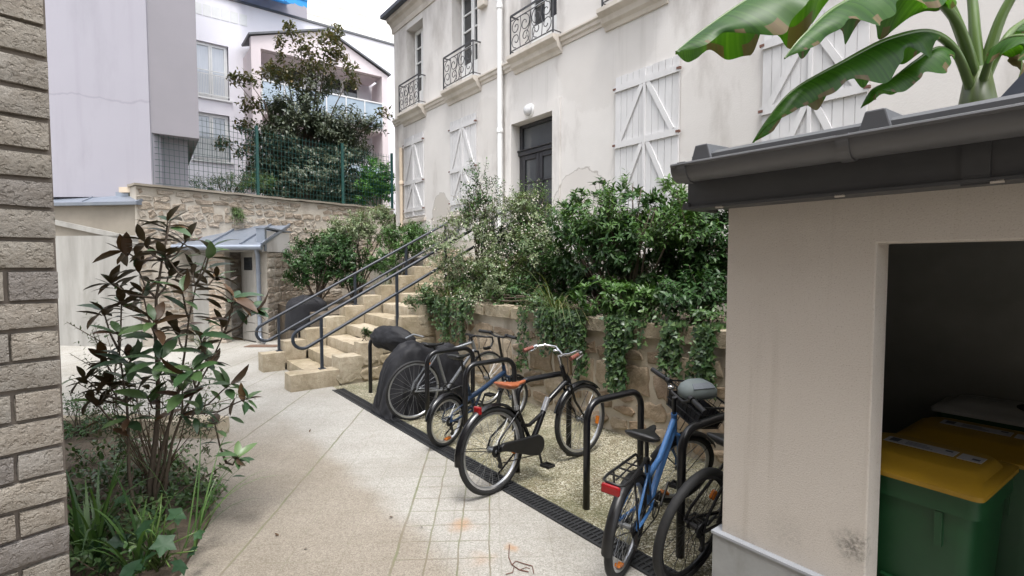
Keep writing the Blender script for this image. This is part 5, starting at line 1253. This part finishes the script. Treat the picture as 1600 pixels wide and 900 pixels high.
shrub('flowering_shrub', 'pale grey-green flowering shrub with small white blossoms beside the handrail', 'shrub', pbase(760, 2.3), blobs_px([(735,385,62,62),(790,360,50,55,.3),(835,400,45,55),(700,420,38,45,-.1),(770,430,55,40,-.35),(745,330,35,40,.2),(850,350,28,36,.3),(810,310,24,24,.3)], 2.2),
      1250, 13, .046, .022, LM['vari'], SGR, keep=over_soil, flowers=.42, tint=.10, twig=.3, droop=.35, up=.3, gap=.02)
shrub('evergreen_shrub', 'dark evergreen shrub behind the flowering shrub and right of the door bush', 'shrub', pbase(850, 2.5), blobs_px([(800,400,50,50),(850,390,44,52),(870,430,46,44,-.3),(780,440,50,34,-.3),(840,455,50,26,-.5),(730,420,36,40)], 2.65), 620, 12, .075, .03, LM['dark'], SGR, keep=over_soil, up=.45, twig=.26, gap=-.02)
shrub('tall_shrub', 'tall wispy upright shrub standing in front of the second shutter', 'shrub', pbase(752, 2.6), aw_px([(752,270,22,26),(765,300,26,26),(742,310,26,24),(757,335,34,28)], 8.2), 90, 12, .06, .026, LM['dark'], SGR, twig=.3, up=.9, gap=.08, tint=.12, nbranch=12, stem_r=.014)
shrub('bush', 'light green feathery bush growing in front of the black door', 'shrub', pbase(830, 3.0), blobs_px([(828,318,34,30),(815,345,40,35),(862,338,22,20)], 2.9), 300, 12, .062, .020, LM['hedge'], SGR, keep=over_soil, twig=.28, up=.5, gap=.02)
shrub('evergreen_shrub', 'large dark evergreen shrub filling the middle of the planter', 'shrub', pbase(940, 2.4), blobs_px([(930,352,54,46,0),(985,342,52,36,-.1),(905,385,40,36,-.1),(960,385,58,40,-.25),(1020,360,46,42,-.1),(888,345,26,24,.2),(1010,415,46,30,-.1),(950,430,60,36,.15),(900,430,40,36,.2),(1000,305,16,16,.2),(945,308,22,18,.2)], 2.35),
      800, 11, .088, .036, LM['dark'], SGR, keep=over_soil, whorl=True, up=.55, twig=.28, tint=.0, gap=.10, gscale=2.6)
shrub('leafy_bush', 'lighter open bush threaded through the dark evergreen in the middle of the planter', 'shrub', pbase(985, 2.2), blobs_px([(960,340,50,40,-.2),(1030,352,40,36,-.2),(900,360,30,34,-.2),(1075,350,36,34,-.1),(985,300,40,16,0)], 2.2), 240, 12, .07, .026, LM['mid'], SGR, keep=over_soil, up=.7, twig=.32, gap=.08, tint=.12)
shrub('evergreen_shrub', 'dark small-leaved shrub at the right end of the planter, beside the shelter', 'shrub', pbase(1090, 2.3), blobs_px([(1085,365,50,44,-.1),(1110,420,50,44,.1),(1060,420,40,44,.15),(1115,335,46,26,.2),(1060,330,36,22,.2),(1085,460,60,30,-.35),(1150,400,40,60,.2),(1195,400,46,60,.1),(1245,400,46,60,.1)], 2.3), 980, 12, .066, .030, LM['dark'], SGR, keep=over_soil, up=.4, tint=.0, gap=.07)
shrub('leafy_sprigs', 'upright leafy sprigs rising above the dark shrub against the third shutter', 'shrub', pbase(1010, 2.8), blobs_px([(1010,283,9,20),(1048,300,16,12),(965,302,12,14),(1075,316,18,10),(935,308,10,12),(905,312,12,12),(985,290,8,14),(1100,318,14,10)], 2.6), 48, 9, .085, .032, LM['mid'], SGR, whorl=True, up=1.0, twig=.24, nbranch=8, stem_r=.01, tint=.2)
shrub('low_shrub', 'low bright-tipped evergreen clump hanging over the middle of the wall top', 'shrub', pbase(955, 1.95), blobs_px([(945,462,46,20,0),(985,470,40,18,0),(905,478,30,18,0)], 1.75), 130, 11, .085, .03, LM['mid'], SGR, whorl=True, up=.5, twig=.2, nbranch=8, stem_r=.012)
for u, n, lab in ((868, 1.75, 'arching ornamental grass tuft on the planter edge above the city bicycle'), (700, 1.75, 'arching ornamental grass tuft beside the upper stone steps')):
    blade_tuft('grass_tuft', lab, 'grass', pbase(u, n - .06), 75, .95, .011, LM['drygrass'], 2.3, group='grass tufts in the planter')
shrub('trailing_shrub', 'dark trailing greenery filling the planter edge below the flowering shrub', 'shrub', pbase(720, 1.9), blobs_px([(690,455,40,26,0),(735,462,40,18,.1),(800,462,40,20,.1),(850,470,40,16,.1),(660,468,22,20,-.1),(1040,485,45,18,.05),(1100,488,40,18,0),(1010,470,40,16,.1)], 1.74), 460, 11, .05, .028, LM['ivy'], SGR, keep=clear_stair, droop=.5, up=.0, twig=.22, nbranch=10)

def ivy(label, strands, name='ivy', n_wall=1.585, dens=1.0):
    root = thing(name, label, 'ivy', S(SITE.hit(strands[0][0], 490, 1.6)[0], 1.6, 1.15), SITE.rot, 'ivy trails hanging down the planter wall')
    o = root.location; lv = Leaves(); st = MB(); rm = Matrix.Rotation(-SITE.rot, 3, 'Z')
    for u, vb, wd, cnt in strands:
        for c in range(cnt):
            s0 = SITE.hit(u + rnd(-wd, wd), 480, n_wall)[0]; hb = SITE.hit(u, vb, n_wall)[1]; hb = hb + rnd(0, .35)*(1.17-hb); h = 1.20; s = s0; n = 1.78; pts = []
            ds = rnd(-.1,.1)
            for k in range(60):
                pts.append(S(s, n, h))
                if n > n_wall - .02: n -= .04
                else: h -= .03; s += rnd(-.012,.012) + ds*.02; n = n_wall - rnd(.0,.02)
                if h < hb: break
            L = [rm @ (p-o) for p in pts]
            if len(L) > 2: st.tube(L, .0035, 4, caps=False)
            for p in L:
                for q in range(2 if rnd() < .8*dens else 1):
                    d = Vector((rnd(-1,1), -rnd(0,.6), rnd(-1,.3))); z = rnd(.6,1.15)
                    lv.add(p + Vector((rnd(-.035,.035), -rnd(.0,.045), rnd(-.02,.02))), d, Vector((rnd(-.5,.5), -1, rnd(.1,.9))), .052*z, .052*z, rnd(0,1)*.8, .15)
    lv.build('foliage', LM['ivy'], root, Leaves.IVY); st.build('stem', MT['bark'], root, smooth=True); return root
ivy('thick pale ivy trail hanging down beside the stone steps behind the covered scooter', [(712,545,16,9),(690,520,14,6),(735,510,10,4)])
ivy('thin single ivy strand hanging behind the city bicycle handlebar', [(822,590,3,2)])
ivy('wide leafy ivy curtain hanging left of the city bicycle front wheel', [(880,560,28,14),(912,600,8,4),(850,520,12,4)])
ivy('long dark ivy trail hanging right above the empty cycle stand', [(975,615,16,12),(960,580,18,6),(1000,560,12,4)])
ivy('ivy trail hanging down behind the blue bicycle handlebar', [(1055,590,10,7)])
ivy('ivy trail hanging beside the shelter wall corner at the right end', [(1110,620,14,10)])

LG = 'shrubs left of the stone steps'
left_keep = lambda p: (p-O).dot(SITE.e) < -2.28 and p.z > .7
lb = lambda u, y: Vector((AT(u, 450, y).x, y, .8))
shrub('evergreen_shrub', 'dense dark green shrub left of the steps, next to the cellar entrance', 'shrub', lb(495, 11.7), aw_px([(480,405,34,38,-.1),(510,400,40,42),(540,410,36,40,.2),(465,430,20,20,-.2)], 11.7), 620, 11, .09, .036, LM['dark'], LG, keep=left_keep, up=.3)
shrub('silvery_shrub', 'loose silvery-green shrub behind the left shrubs against the old wall', 'shrub', lb(555, 12.3), aw_px([(550,355,36,26),(585,350,36,28,.2),(525,370,28,20),(600,335,16,12,.2)], 12.3), 480, 12, .075, .028, LM['vari'], LG, keep=left_keep, up=.4, tint=.1, gap=.03)
shrub('leafy_bush', 'mid-green leafy bush at the top left of the handrail below the house corner', 'shrub', lb(630, 12.6), aw_px([(630,370,32,24),(660,375,30,28,-.3),(600,400,32,30,-.4),(655,355,14,10,-.2)], 12.4), 480, 12, .085, .033, LM['mid'], LG, keep=left_keep, up=.3)
blade_tuft('grass_tuft', 'fine arching grass tuft behind the far handrail halfway up the steps', 'grass', S(-2.45, 1.8, .8), 130, .95, .013, LM['drygrass'], .9, group='grass tufts in the planter')
for k, (s, n, lab) in enumerate(((-.45, .55, 'small weed rooted on the lowest right-hand cheek block of the steps'), (-.5, 1.55, 'leafy ivy clump creeping over the middle right-hand cheek of the steps'), (-.5, 2.3, 'ivy clump creeping over the upper right-hand cheek of the steps'))):
    c = S(s, n, ck(n)); r = .12 if k == 0 else .26
    shrub('weed_clump', lab, 'weed', c, [(c+Vector((0,0,.06)), (r, r, .12))], 26 if k == 0 else 75, 9, .05, .028, LM['ivy'], 'weeds on the stone steps', up=.5, twig=.14, nbranch=4, stem_r=.005, droop=.3)
x, z = BW.hit(370, 332, -.06); c = BW.W(x, -.04, z)
shrub('wall_weed', 'small green weed growing out of the old stone wall', 'weed', c, [(c, (.16,.12,.17))], 60, 10, .07, .014, LM['hedge'], up=-.2, twig=.2, nbranch=4, stem_r=.006, droop=.5)

# tree and bushes in the garden beyond the fence
tb = AT(478, 310, 16.8); tb.z = BH-.06
tree = shrub('tree', 'bronze and dark-green tree with a ragged top behind the mesh fence', 'tree', tb, aw_px([(480,225,78,52),(440,250,52,42),(520,245,60,48),(485,285,95,34),(545,285,50,34,.2),(470,180,48,34),(535,195,42,26),(500,145,32,34),(430,160,24,16),(405,215,20,14),(575,195,22,12)], 16.8),
      2500, 12, .13, .06, LM['purple'], up=.25, twig=.5, stem_r=.10, nbranch=34, gap=.09, gscale=1.2, curl=.4, tint=-.05)
tops = Leaves(); 
for (u, v, ru, rv_) in ((470,70,14,16),(452,45,6,10),(510,70,22,16),(524,55,8,14),(437,75,5,20),(500,105,22,20),(470,120,20,22),(440,120,16,12),(600,178,10,5),(388,125,16,9),(420,110,10,10),(548,118,10,16),(365,122,6,5),(395,165,18,10),(380,195,14,8),(350,225,12,8),(385,235,16,10),(400,265,14,12),(530,90,10,10)):
    c = AT(u, v, 16.6); k = c.y/FPX
    for i in range(int(1.0*(ru*rv_)**.75)+7):
        p = c + Vector((rnd(-1,1)*ru*k, rnd(-.5,.5)*ru*k, rnd(-1,1)*rv_*k)); d = rv3(); d.z = d.z*.5+.1
        for j in range(4): tops.add(p - tb + rv3()*.1, (d + rv3()*.8), Vector((0,0,1)) + rv3()*.5, .13, .06, rnd(0,1), .3)
tops.build('bronze_foliage', LM['purpletop'], tree)
tm = MB(); rt = Vector((0,0,0))
for (u, v) in ((470,60),(520,55),(437,70),(500,100),(388,125),(600,178),(440,120),(365,122),(350,225),(385,235),(548,118)):
    e = AT(u, v, 16.6) - tb; m = Vector((e.x*.35, e.y*.3, e.z*.55)); tm.tube([rt + Vector((0,0,.2)), m*.5 + Vector((0,0,.2)), m, m.lerp(e,.5) + Vector((0,0,.12)), e], [.05,.04,.03,.018,.006], 6)
tm.tube([(0,0,-.1),(.03,0,1.2),(.05,.02,2.6),(.1,0,4.2)], [.13,.11,.08,.03], 10)
tm.build('trunk', MT['bark'], tree, smooth=True)
gb0 = AT(588, 320, 16.4); gb0.z = BH-.06
shrub('bright_bush', 'bright green bush behind the fence beside the house corner', 'shrub', gb0, aw_px([(590,275,24,32),(575,300,24,20),(604,292,14,24)], 16.4), 260, 11, .12, .05, LM['bright'], up=.2, twig=.35)
hb0 = AT(355, 300, 13.6); hb0.z = BH-.06
hg_ = shrub('hedge', 'low clipped hedge behind the fence below the apartment windows', 'hedge', hb0, aw_px([(325,288,28,14),(365,286,34,15),(405,284,26,14)], 13.8), 300, 11, .06, .022, LM['hedge'], up=.5, twig=.22)

# ---- magnolia and the planting bed in the left foreground
mb0 = Vector((-2.42, 3.35, .03))
mg = thing('magnolia', 'young multi-stemmed magnolia with glossy green leaves and brown undersides', 'shrub', mb0)
gl, br_, ms = Leaves(), Leaves(), MB()
def rosette(p, d, n, L, browny, back=.0, spread=1.0):
    a = d.orthogonal().normalized(); b = d.cross(a)
    for k in range(n):
        ph = k*2.4 + rnd(-.3,.3); t = k/n
        ld = (a*math.cos(ph) + b*math.sin(ph))*spread*(.55+.6*(1-t)) + d*rnd(.15,.9); ld.z += rnd(-.25,.2); ld.normalize()
        q = p - d*rnd(0, .02+.07*(1-t)); s = rnd(.65,1.15)
        nn = Vector((0,0,1))*.9 + d*.5 + rv3()*.5
        if rnd() < .07: nn = -nn
        (br_ if rnd() < browny else gl).add(q, ld, nn, L*s, L*.37*s, rnd(), rnd(.1,.6))
stems = [(262,345,0,.5,.16),(225,375,.1,.55,.15),(192,392,.15,.6,.15),(330,388,-.1,.35,.15),(292,375,.1,.5,.15),(365,462,-.15,.45,.16),(398,480,-.1,.35,.15),(345,500,.1,.35,.16),(160,482,.1,.45,.15),(185,520,-.1,.4,.16),(222,455,.05,.45,.15),(240,500,-.2,.35,.17),(285,455,-.2,.3,.16),(268,420,.1,.4,.15),(310,520,-.2,.3,.17),(250,560,-.2,.2,.19),(300,575,-.25,.2,.19),(205,560,-.1,.45,.17),(330,560,.1,.3,.16),(170,600,.1,.5,.16),(145,625,0,.4,.14),(360,600,.0,.3,.14),(285,610,-.2,.25,.17),(230,620,-.1,.3,.17),(200,650,-.1,.35,.15),(310,640,-.1,.25,.14),(388,622,.0,.1,.11),(335,660,-.1,.2,.13),(372,712,-.1,.1,.12),(255,395,-.1,.4,.15),(300,420,.15,.5,.14),(215,420,.15,.5,.14),(170,440,0,.6,.13),(340,430,.1,.5,.13),(190,470,.2,.4,.15),(275,510,.1,.3,.15),(225,590,.1,.3,.15),(160,560,.1,.3,.14),(130,590,.1,.3,.13)]
mains = []
for (u, v, r0) in ((262,345,.019),(330,388,.013),(365,480,.012),(185,510,.013),(300,560,.011),(372,712,.007)):
    e = AT(u, v, 3.35 + (rnd(-.1,.1))) - mb0; b0 = Vector((rnd(-.07,.07), rnd(-.07,.07), 0)); pts = []
    for k in range(9):
        t = k/8; pts.append(Vector((b0.x + (e.x-b0.x)*t**1.35 + .02*math.sin(t*9+u), b0.y + (e.y-b0.y)*t + .015*math.sin(t*7+v), e.z*t)))
    ms.tube(pts, [r0*(1-.75*k/8) for k in range(9)], 8); mains.append(pts)
for u, v, dy, brn, L in stems:
    e = AT(u, v, 3.35 + dy) - mb0; best = None
    for pts in mains:
        for k, p in enumerate(pts[1:-1]):
            if p.z < e.z - .05:
                dd = (p-e).length
                if best is None or dd < best[0]: best = (dd, p)
    p = best[1] if best else mains[0][1]
    m = p.lerp(e, .55) + Vector((0,0,-.04)); ms.tube([p, p.lerp(m,.6), m, m.lerp(e,.6)+Vector((0,0,.005)), e], [.008,.007,.0055,.005,.004], 6)
    d = (e - m).normalized(); d = (d + Vector((0,0,.5))).normalized()
    L *= 1.04; rosette(e, d, int(rnd(8,13)), L, brn*.55)
    rosette(e - d*.12, d, 2, L*.95, brn*.5, spread=1.2)
gl.build('green_leaves', LM['magnolia'], mg, Leaves.ELL); br_.build('brown_leaves', LM['magbrown'], mg, Leaves.ELL); ms.build('stem', MT['bark'], mg, smooth=True)
shrub('wispy_shrub', 'wispy thin-leaved shrub with pale twigs around the magnolia stems', 'shrub', (-2.6, 3.7, .03), aw_px([(165,585,40,60),(200,650,60,60),(290,620,60,70),(150,520,16,30),(320,690,40,50,-.2)], 3.7), 150, 13, .034, .010, LM['thin'], up=.8, twig=.26, gap=.05, nbranch=26, stem_r=.006, barkm='twig')
for u, y, n, L, lab in ((140, 2.85, 46, .62, 'strap-leaved green plant at the foot of the masonry corner'), (205, 2.75, 22, .55, 'second strap-leaved plant between the broad leaves and the magnolia foot'), (290, 2.95, 12, .75, 'sparse long arching blades leaning out over the paving')):
    p = AT(u, 800, y); blade_tuft('strap_plant', lab, 'plant', (p.x, y, .03), n, L, .022 if L < .7 else .010, LM['blade'], .9, group='strap-leaved plants in the planting bed', lean=(.25,0,0) if u == 290 else (0,0,0))
bl_ = thing('broad_leaf_plant', 'broad lobed-leaf plant low in the left corner of the bed', 'plant', (-2.0, 2.8, .03)); lv = Leaves(); st = MB()
for (u, v, L, y) in ((225,878,.20,2.6),(255,850,.17,2.7),(275,805,.15,2.8),(300,862,.10,2.75),(185,845,.15,2.75),(240,800,.13,2.9),(205,890,.18,2.55),(280,885,.14,2.6),(165,880,.14,2.7),(260,770,.12,2.95),(190,780,.12,2.95),(310,835,.09,2.8),(150,850,.13,2.8),(225,825,.15,2.75),(175,815,.12,2.9)):
    p = AT(u, v, y) - bl_.location; a = rnd(0, 2*PI); d = Vector((math.cos(a), math.sin(a)-.4, -.25)); L *= .8; lv.add(p - d.normalized()*L*.4, d, Vector((rnd(-.35,.35), -.55, 1)), L, L*1.05, rnd(), .25)
    st.tube([(rnd(-.04,.04), rnd(-.04,.04), 0), Vector((p.x*.4, p.y*.4, p.z*.75)), p - d.normalized()*L*.4], [.006,.005,.003], 5)
lv.build('leaf_blades', LM['broad'], bl_, Leaves.STAR); st.build('stem', MT['banrib'], bl_, smooth=True)
shrub('undergrowth', 'low tangled undergrowth and dead leaves at the magnolia foot', 'plant', (-2.35, 3.1, .03), [((-2.55,3.0,.12),(.38,.35,.15)),((-2.2,3.3,.10),(.3,.3,.12)),((-2.15,2.75,.1),(.22,.2,.12)),((-2.8,3.7,.12),(.4,.4,.14)),((-3.2,4.2,.12),(.5,.4,.14)),((-2.5,3.7,.1),(.3,.3,.12))], 330, 8, .055, .026, LM['ivy'], up=.5, twig=.16, nbranch=14, stem_r=.005, barkm='twig')
shrub('small_bush', 'small dark bush in the bed close to the masonry corner', 'shrub', (-4.3, 5.0, .03), [((-4.3,5.0,.22),(.34,.3,.2))], 110, 11, .04, .016, LM['dark'], up=.5, twig=.18, nbranch=8, stem_r=.006)
ed = thing('stone_edging', 'low yellowish stone edging along the back of the planting bed', 'kerb', (0,0,0))
for k in range(7):
    p = Vector((-7.2 + .62*k, 5.22 - .02*k, 0)); mb = MB(); mb.rv = rnd(); mb.rough_box(p.x, p.x+.58, p.y-.10, p.y+.12, -.02, .17+rnd(0,.03), .1, .016, k); mb.build('block', MT['stone_step'], ed, smooth=True, auto=55)
g = G(318, 552); blade_tuft('dry_grass', 'dry straw-coloured grass clump at the foot of the lean-to', 'grass', (g.x, g.y, .0), 70, .5, .012, LM['drygrass'], .8)
# fallen bits on the paving
rt = thing('dry_root', 'reddish-brown dry twig lying on the small paving tiles', 'twig', G(800, 880))
mb = MB(); o = rt.location; q = lambda *uv: [G(u, v) - o + Vector((0,0,.006)) for u, v in uv]
mb.tube(q((796,853),(795,872),(800,884),(812,892),(826,895)), .003, 5); mb.tube(q((800,884),(806,878),(818,882),(832,886),(834,897)), .003, 5); mb.tube(q((803,888),(801,896),(790,899)), .0025, 5); mb.tube(q((812,892),(822,888),(828,890)), .002, 5); mb.build('root', MT['redroot'], rt, smooth=True)
for k, (u, v, lab) in enumerate(((614,808,'dark fallen leaf on the paving left of the rust stain'), (436,838,'curled brown fallen leaf by the long paving joint'), (483,676,'small fallen leaf on the pale paving left of the drain'), (660,824,'tiny fallen leaf on the slabs in front of the small tiles'), (475,858,'fallen leaf scrap near the bottom edge of the paving'))):
    p = G(u, v); lv = Leaves(); lv.add((0,0,.004), (rnd(-1,1), rnd(-1,1), .1), (0,0,1), .035, .018, rnd(), -.3); t = lv.build('fallen_leaf', LM['magbrown'], None); t.location = p; tag(t, lab, 'leaf', 'fallen leaves on the paving')

# ---- banana plant behind the shelter
bt = S(6.21, 2.02, 1.08)
bn = thing('banana_plant', 'banana plant with big drooping leaves rising behind the shelter roof', 'banana plant', bt)
mb = MB(); top = AT(1527, 120, bt.y) - bt
mb.tube([(0,0,-.05), (0,0,.6), (.0,0,1.2), top*.93 + Vector((.0,0,-.1)), top + Vector((0,0,.05))], [.135,.13,.12,.105,.06], 16); mb.build('trunk', MT['bantrunk'], bn, smooth=True)
def cr(P, n):
    out = []
    for i in range(len(P)-1):
        p0, p1, p2, p3 = P[max(i-1,0)], P[i], P[i+1], P[min(i+2,len(P)-1)]
        for k in range(n):
            t = k/n; out.append(.5*((2*p1)+(p2-p0)*t+(2*p0-5*p1+4*p2-p3)*t*t+(3*p1-p0-3*p2+p3)*t**3))
    out.append(P[-1]); return out
def banana_leaf(ctrl, W, t0, fold, mat='banana', seed=0, tear=.0, pr=.03):
    P = cr([AT(u, v, y) - bt for u, v, y in ctrl], 26); n = len(P); L = [0]
    for a, b in zip(P, P[1:]): L.append(L[-1] + (b-a).length)
    tl = L[-1]; mb = MB(); rows = []
    for k in range(n):
        t = L[k]/tl
        if t < t0: continue
        x = (t-t0)/(1-t0); d = (P[min(k+1,n-1)] - P[max(k-1,0)]).normalized(); side = d.cross(Vector((0,0,1))); side = side.normalized() if side.length > .05 else Vector((1,0,0)); up = side.cross(d).normalized()
        w = W*min(1, (x*5)**.6)*max(0.02, (1-x**3.2))**.75; row = []
        for j in range(-6, 7):
            f = j/6; a = fold*(.35+.65*abs(f)); wv = .20*math.sin(x*21 + seed + (2 if j > 0 else 0))*abs(f)**2 + .10*noise.noise(Vector((x*9, f*2, seed)))*abs(f)
            ww = w*(1 + .45*noise.noise(Vector((x*11, math.copysign(1,f), seed+3)))*abs(f)**3)
            p = P[k] + side*(math.copysign(1,f)*abs(f)*ww*math.cos(a)) - up*(abs(f)*ww*math.sin(a)) + up*wv*w + up*(.10*w*(1-abs(f))*0)
            row.append(mb.V(p))
        rows.append(row)
    stripe = [rnd(-.28,.28) for _ in range(400)]
    for ri, (A, B) in enumerate(zip(rows, rows[1:])):
        for j in range(12):
            if tear and abs(j-5.5) > 2.5 and noise.noise(Vector((ri*.7, 1 if j > 5 else -1, seed+8))) > .45 - tear: continue
            mb.rv = min(1,max(0,.5 + .35*noise.noise(Vector((ri*.12, j*.15, seed))) + stripe[ri % len(stripe)])); mb.mi = 1 if (j in (0, 11) and noise.noise(Vector((ri*.16, j, seed))) > .12) else 0; mb.F(A[j], A[j+1], B[j+1], B[j])
    o = mb.build('leaf', [LM[mat], LM['bandry']], bn, smooth=True)
    r = MB(); r.tube([p - Vector((0,0,.004)) for p in P], [pr*(1-.88*(L[k]/tl)**.7) for k in range(n)], 8); r.build('midrib', MT['banrib'], o, smooth=True)
Y0 = bt.y
banana_leaf([(1524,128,Y0),(1505,60,Y0-.05),(1465,-20,Y0-.12),(1390,-75,Y0-.2),(1290,-62,Y0-.3),(1180,-8,Y0-.4),(1100,45,Y0-.5),(1056,80,Y0-.55)], .36, .34, .75, seed=1.3, pr=.04)
banana_leaf([(1522,120,Y0),(1498,40,Y0-.15),(1455,-8,Y0-.3),(1390,-22,Y0-.45),(1310,8,Y0-.6),(1255,55,Y0-.7),(1226,90,Y0-.72)], .22, .28, .8, seed=4.1, pr=.038)
banana_leaf([(1518,140,Y0),(1492,78,Y0-.12),(1450,50,Y0-.2),(1385,62,Y0-.3),(1310,100,Y0-.4),(1240,140,Y0-.45),(1200,185,Y0-.45),(1176,222,Y0-.42)], .19, .24, .95, seed=7.7, pr=.032)
banana_leaf([(1520,150,Y0),(1500,95,Y0-.08),(1468,74,Y0-.15),(1430,95,Y0-.2),(1390,125,Y0-.22),(1362,140,Y0-.22),(1345,168,Y0-.2)], .135, .30, .9, seed=2.9, pr=.022)
banana_leaf([(1530,130,Y0),(1524,60,Y0),(1518,-10,Y0+.05),(1500,-110,Y0+.15),(1440,-190,Y0+.3),(1340,-200,Y0+.5)], .28, .4, .6, seed=5.2, pr=.04)
banana_leaf([(1534,130,Y0),(1552,60,Y0-.05),(1578,0,Y0-.1),(1640,-90,Y0-.2),(1760,-110,Y0-.3),(1880,-30,Y0-.35)], .28, .4, .7, seed=6.6, pr=.04)
banana_leaf([(1534,135,Y0),(1560,80,Y0+.1),(1590,40,Y0+.2),(1650,15,Y0+.3),(1730,40,Y0+.35),(1790,110,Y0+.35)], .22, .3, .8, seed=8.8, pr=.035)
banana_leaf([(1530,145,Y0),(1548,90,Y0-.15),(1575,60,Y0-.3),(1615,58,Y0-.42),(1655,80,Y0-.5),(1690,130,Y0-.52)], .14, .3, .85, seed=3.3, pr=.03)
banana_leaf([(1532,150,Y0),(1556,95,Y0-.05),(1580,68,Y0-.1),(1594,80,Y0-.12),(1596,105,Y0-.13),(1590,125,Y0-.13)], .06, .45, 1.2, 'bandry', seed=9.1, pr=.018)

tag(hg_, kind='thing')
EXPOSURE = 1.85
# ================================================================== CAMERA, LIGHT
cam = bpy.data.cameras.new('camera'); co = bpy.data.objects.new('camera', cam); COL.objects.link(co)
co.location = (0, 0, H); co.rotation_euler = (PI/2 - PITCH, 0, 0)
cam.sensor_width = 36; cam.lens = 18; cam.clip_start = .05; cam.clip_end = 2000
scene.camera = co
SUN_EL, SUN_AZ = 70.0, 172.0      # azimuth: direction the light comes from, clockwise from +Y
w = bpy.data.worlds.new('World'); scene.world = w; w.use_nodes = True; nt = w.node_tree
bg = nt.nodes['Background']; sky = nt.nodes.new('ShaderNodeTexSky'); sky.sky_type = 'NISHITA'; sky.sun_disc = False
sky.sun_elevation = R_(SUN_EL); sky.sun_rotation = R_(SUN_AZ); sky.air_density = 1.0; sky.dust_density = 3.0; sky.ozone_density = 1.0
hs = nt.nodes.new('ShaderNodeHueSaturation'); hs.inputs['Saturation'].default_value = .28
nt.links.new(sky.outputs[0], hs.inputs['Color']); nt.links.new(hs.outputs[0], bg.inputs['Color']); bg.inputs['Strength'].default_value = .15
sl = bpy.data.lights.new('sun', 'SUN'); sl.energy = .7; sl.angle = R_(14); sl.color = (1, .98, .95)
so_ = bpy.data.objects.new('sun', sl); COL.objects.link(so_)
az = R_(SUN_AZ); el = R_(SUN_EL); dirv = Vector((math.sin(az)*math.cos(el), math.cos(az)*math.cos(el), math.sin(el)))
so_.rotation_euler = dirv.to_track_quat('Z', 'Y').to_euler()
vs = scene.view_settings; vs.view_transform = 'Standard'; vs.look = 'None'; vs.exposure = EXPOSURE; vs.gamma = 1
scene.cycles.max_bounces = 8; scene.cycles.diffuse_bounces = 5; scene.cycles.use_denoising = True
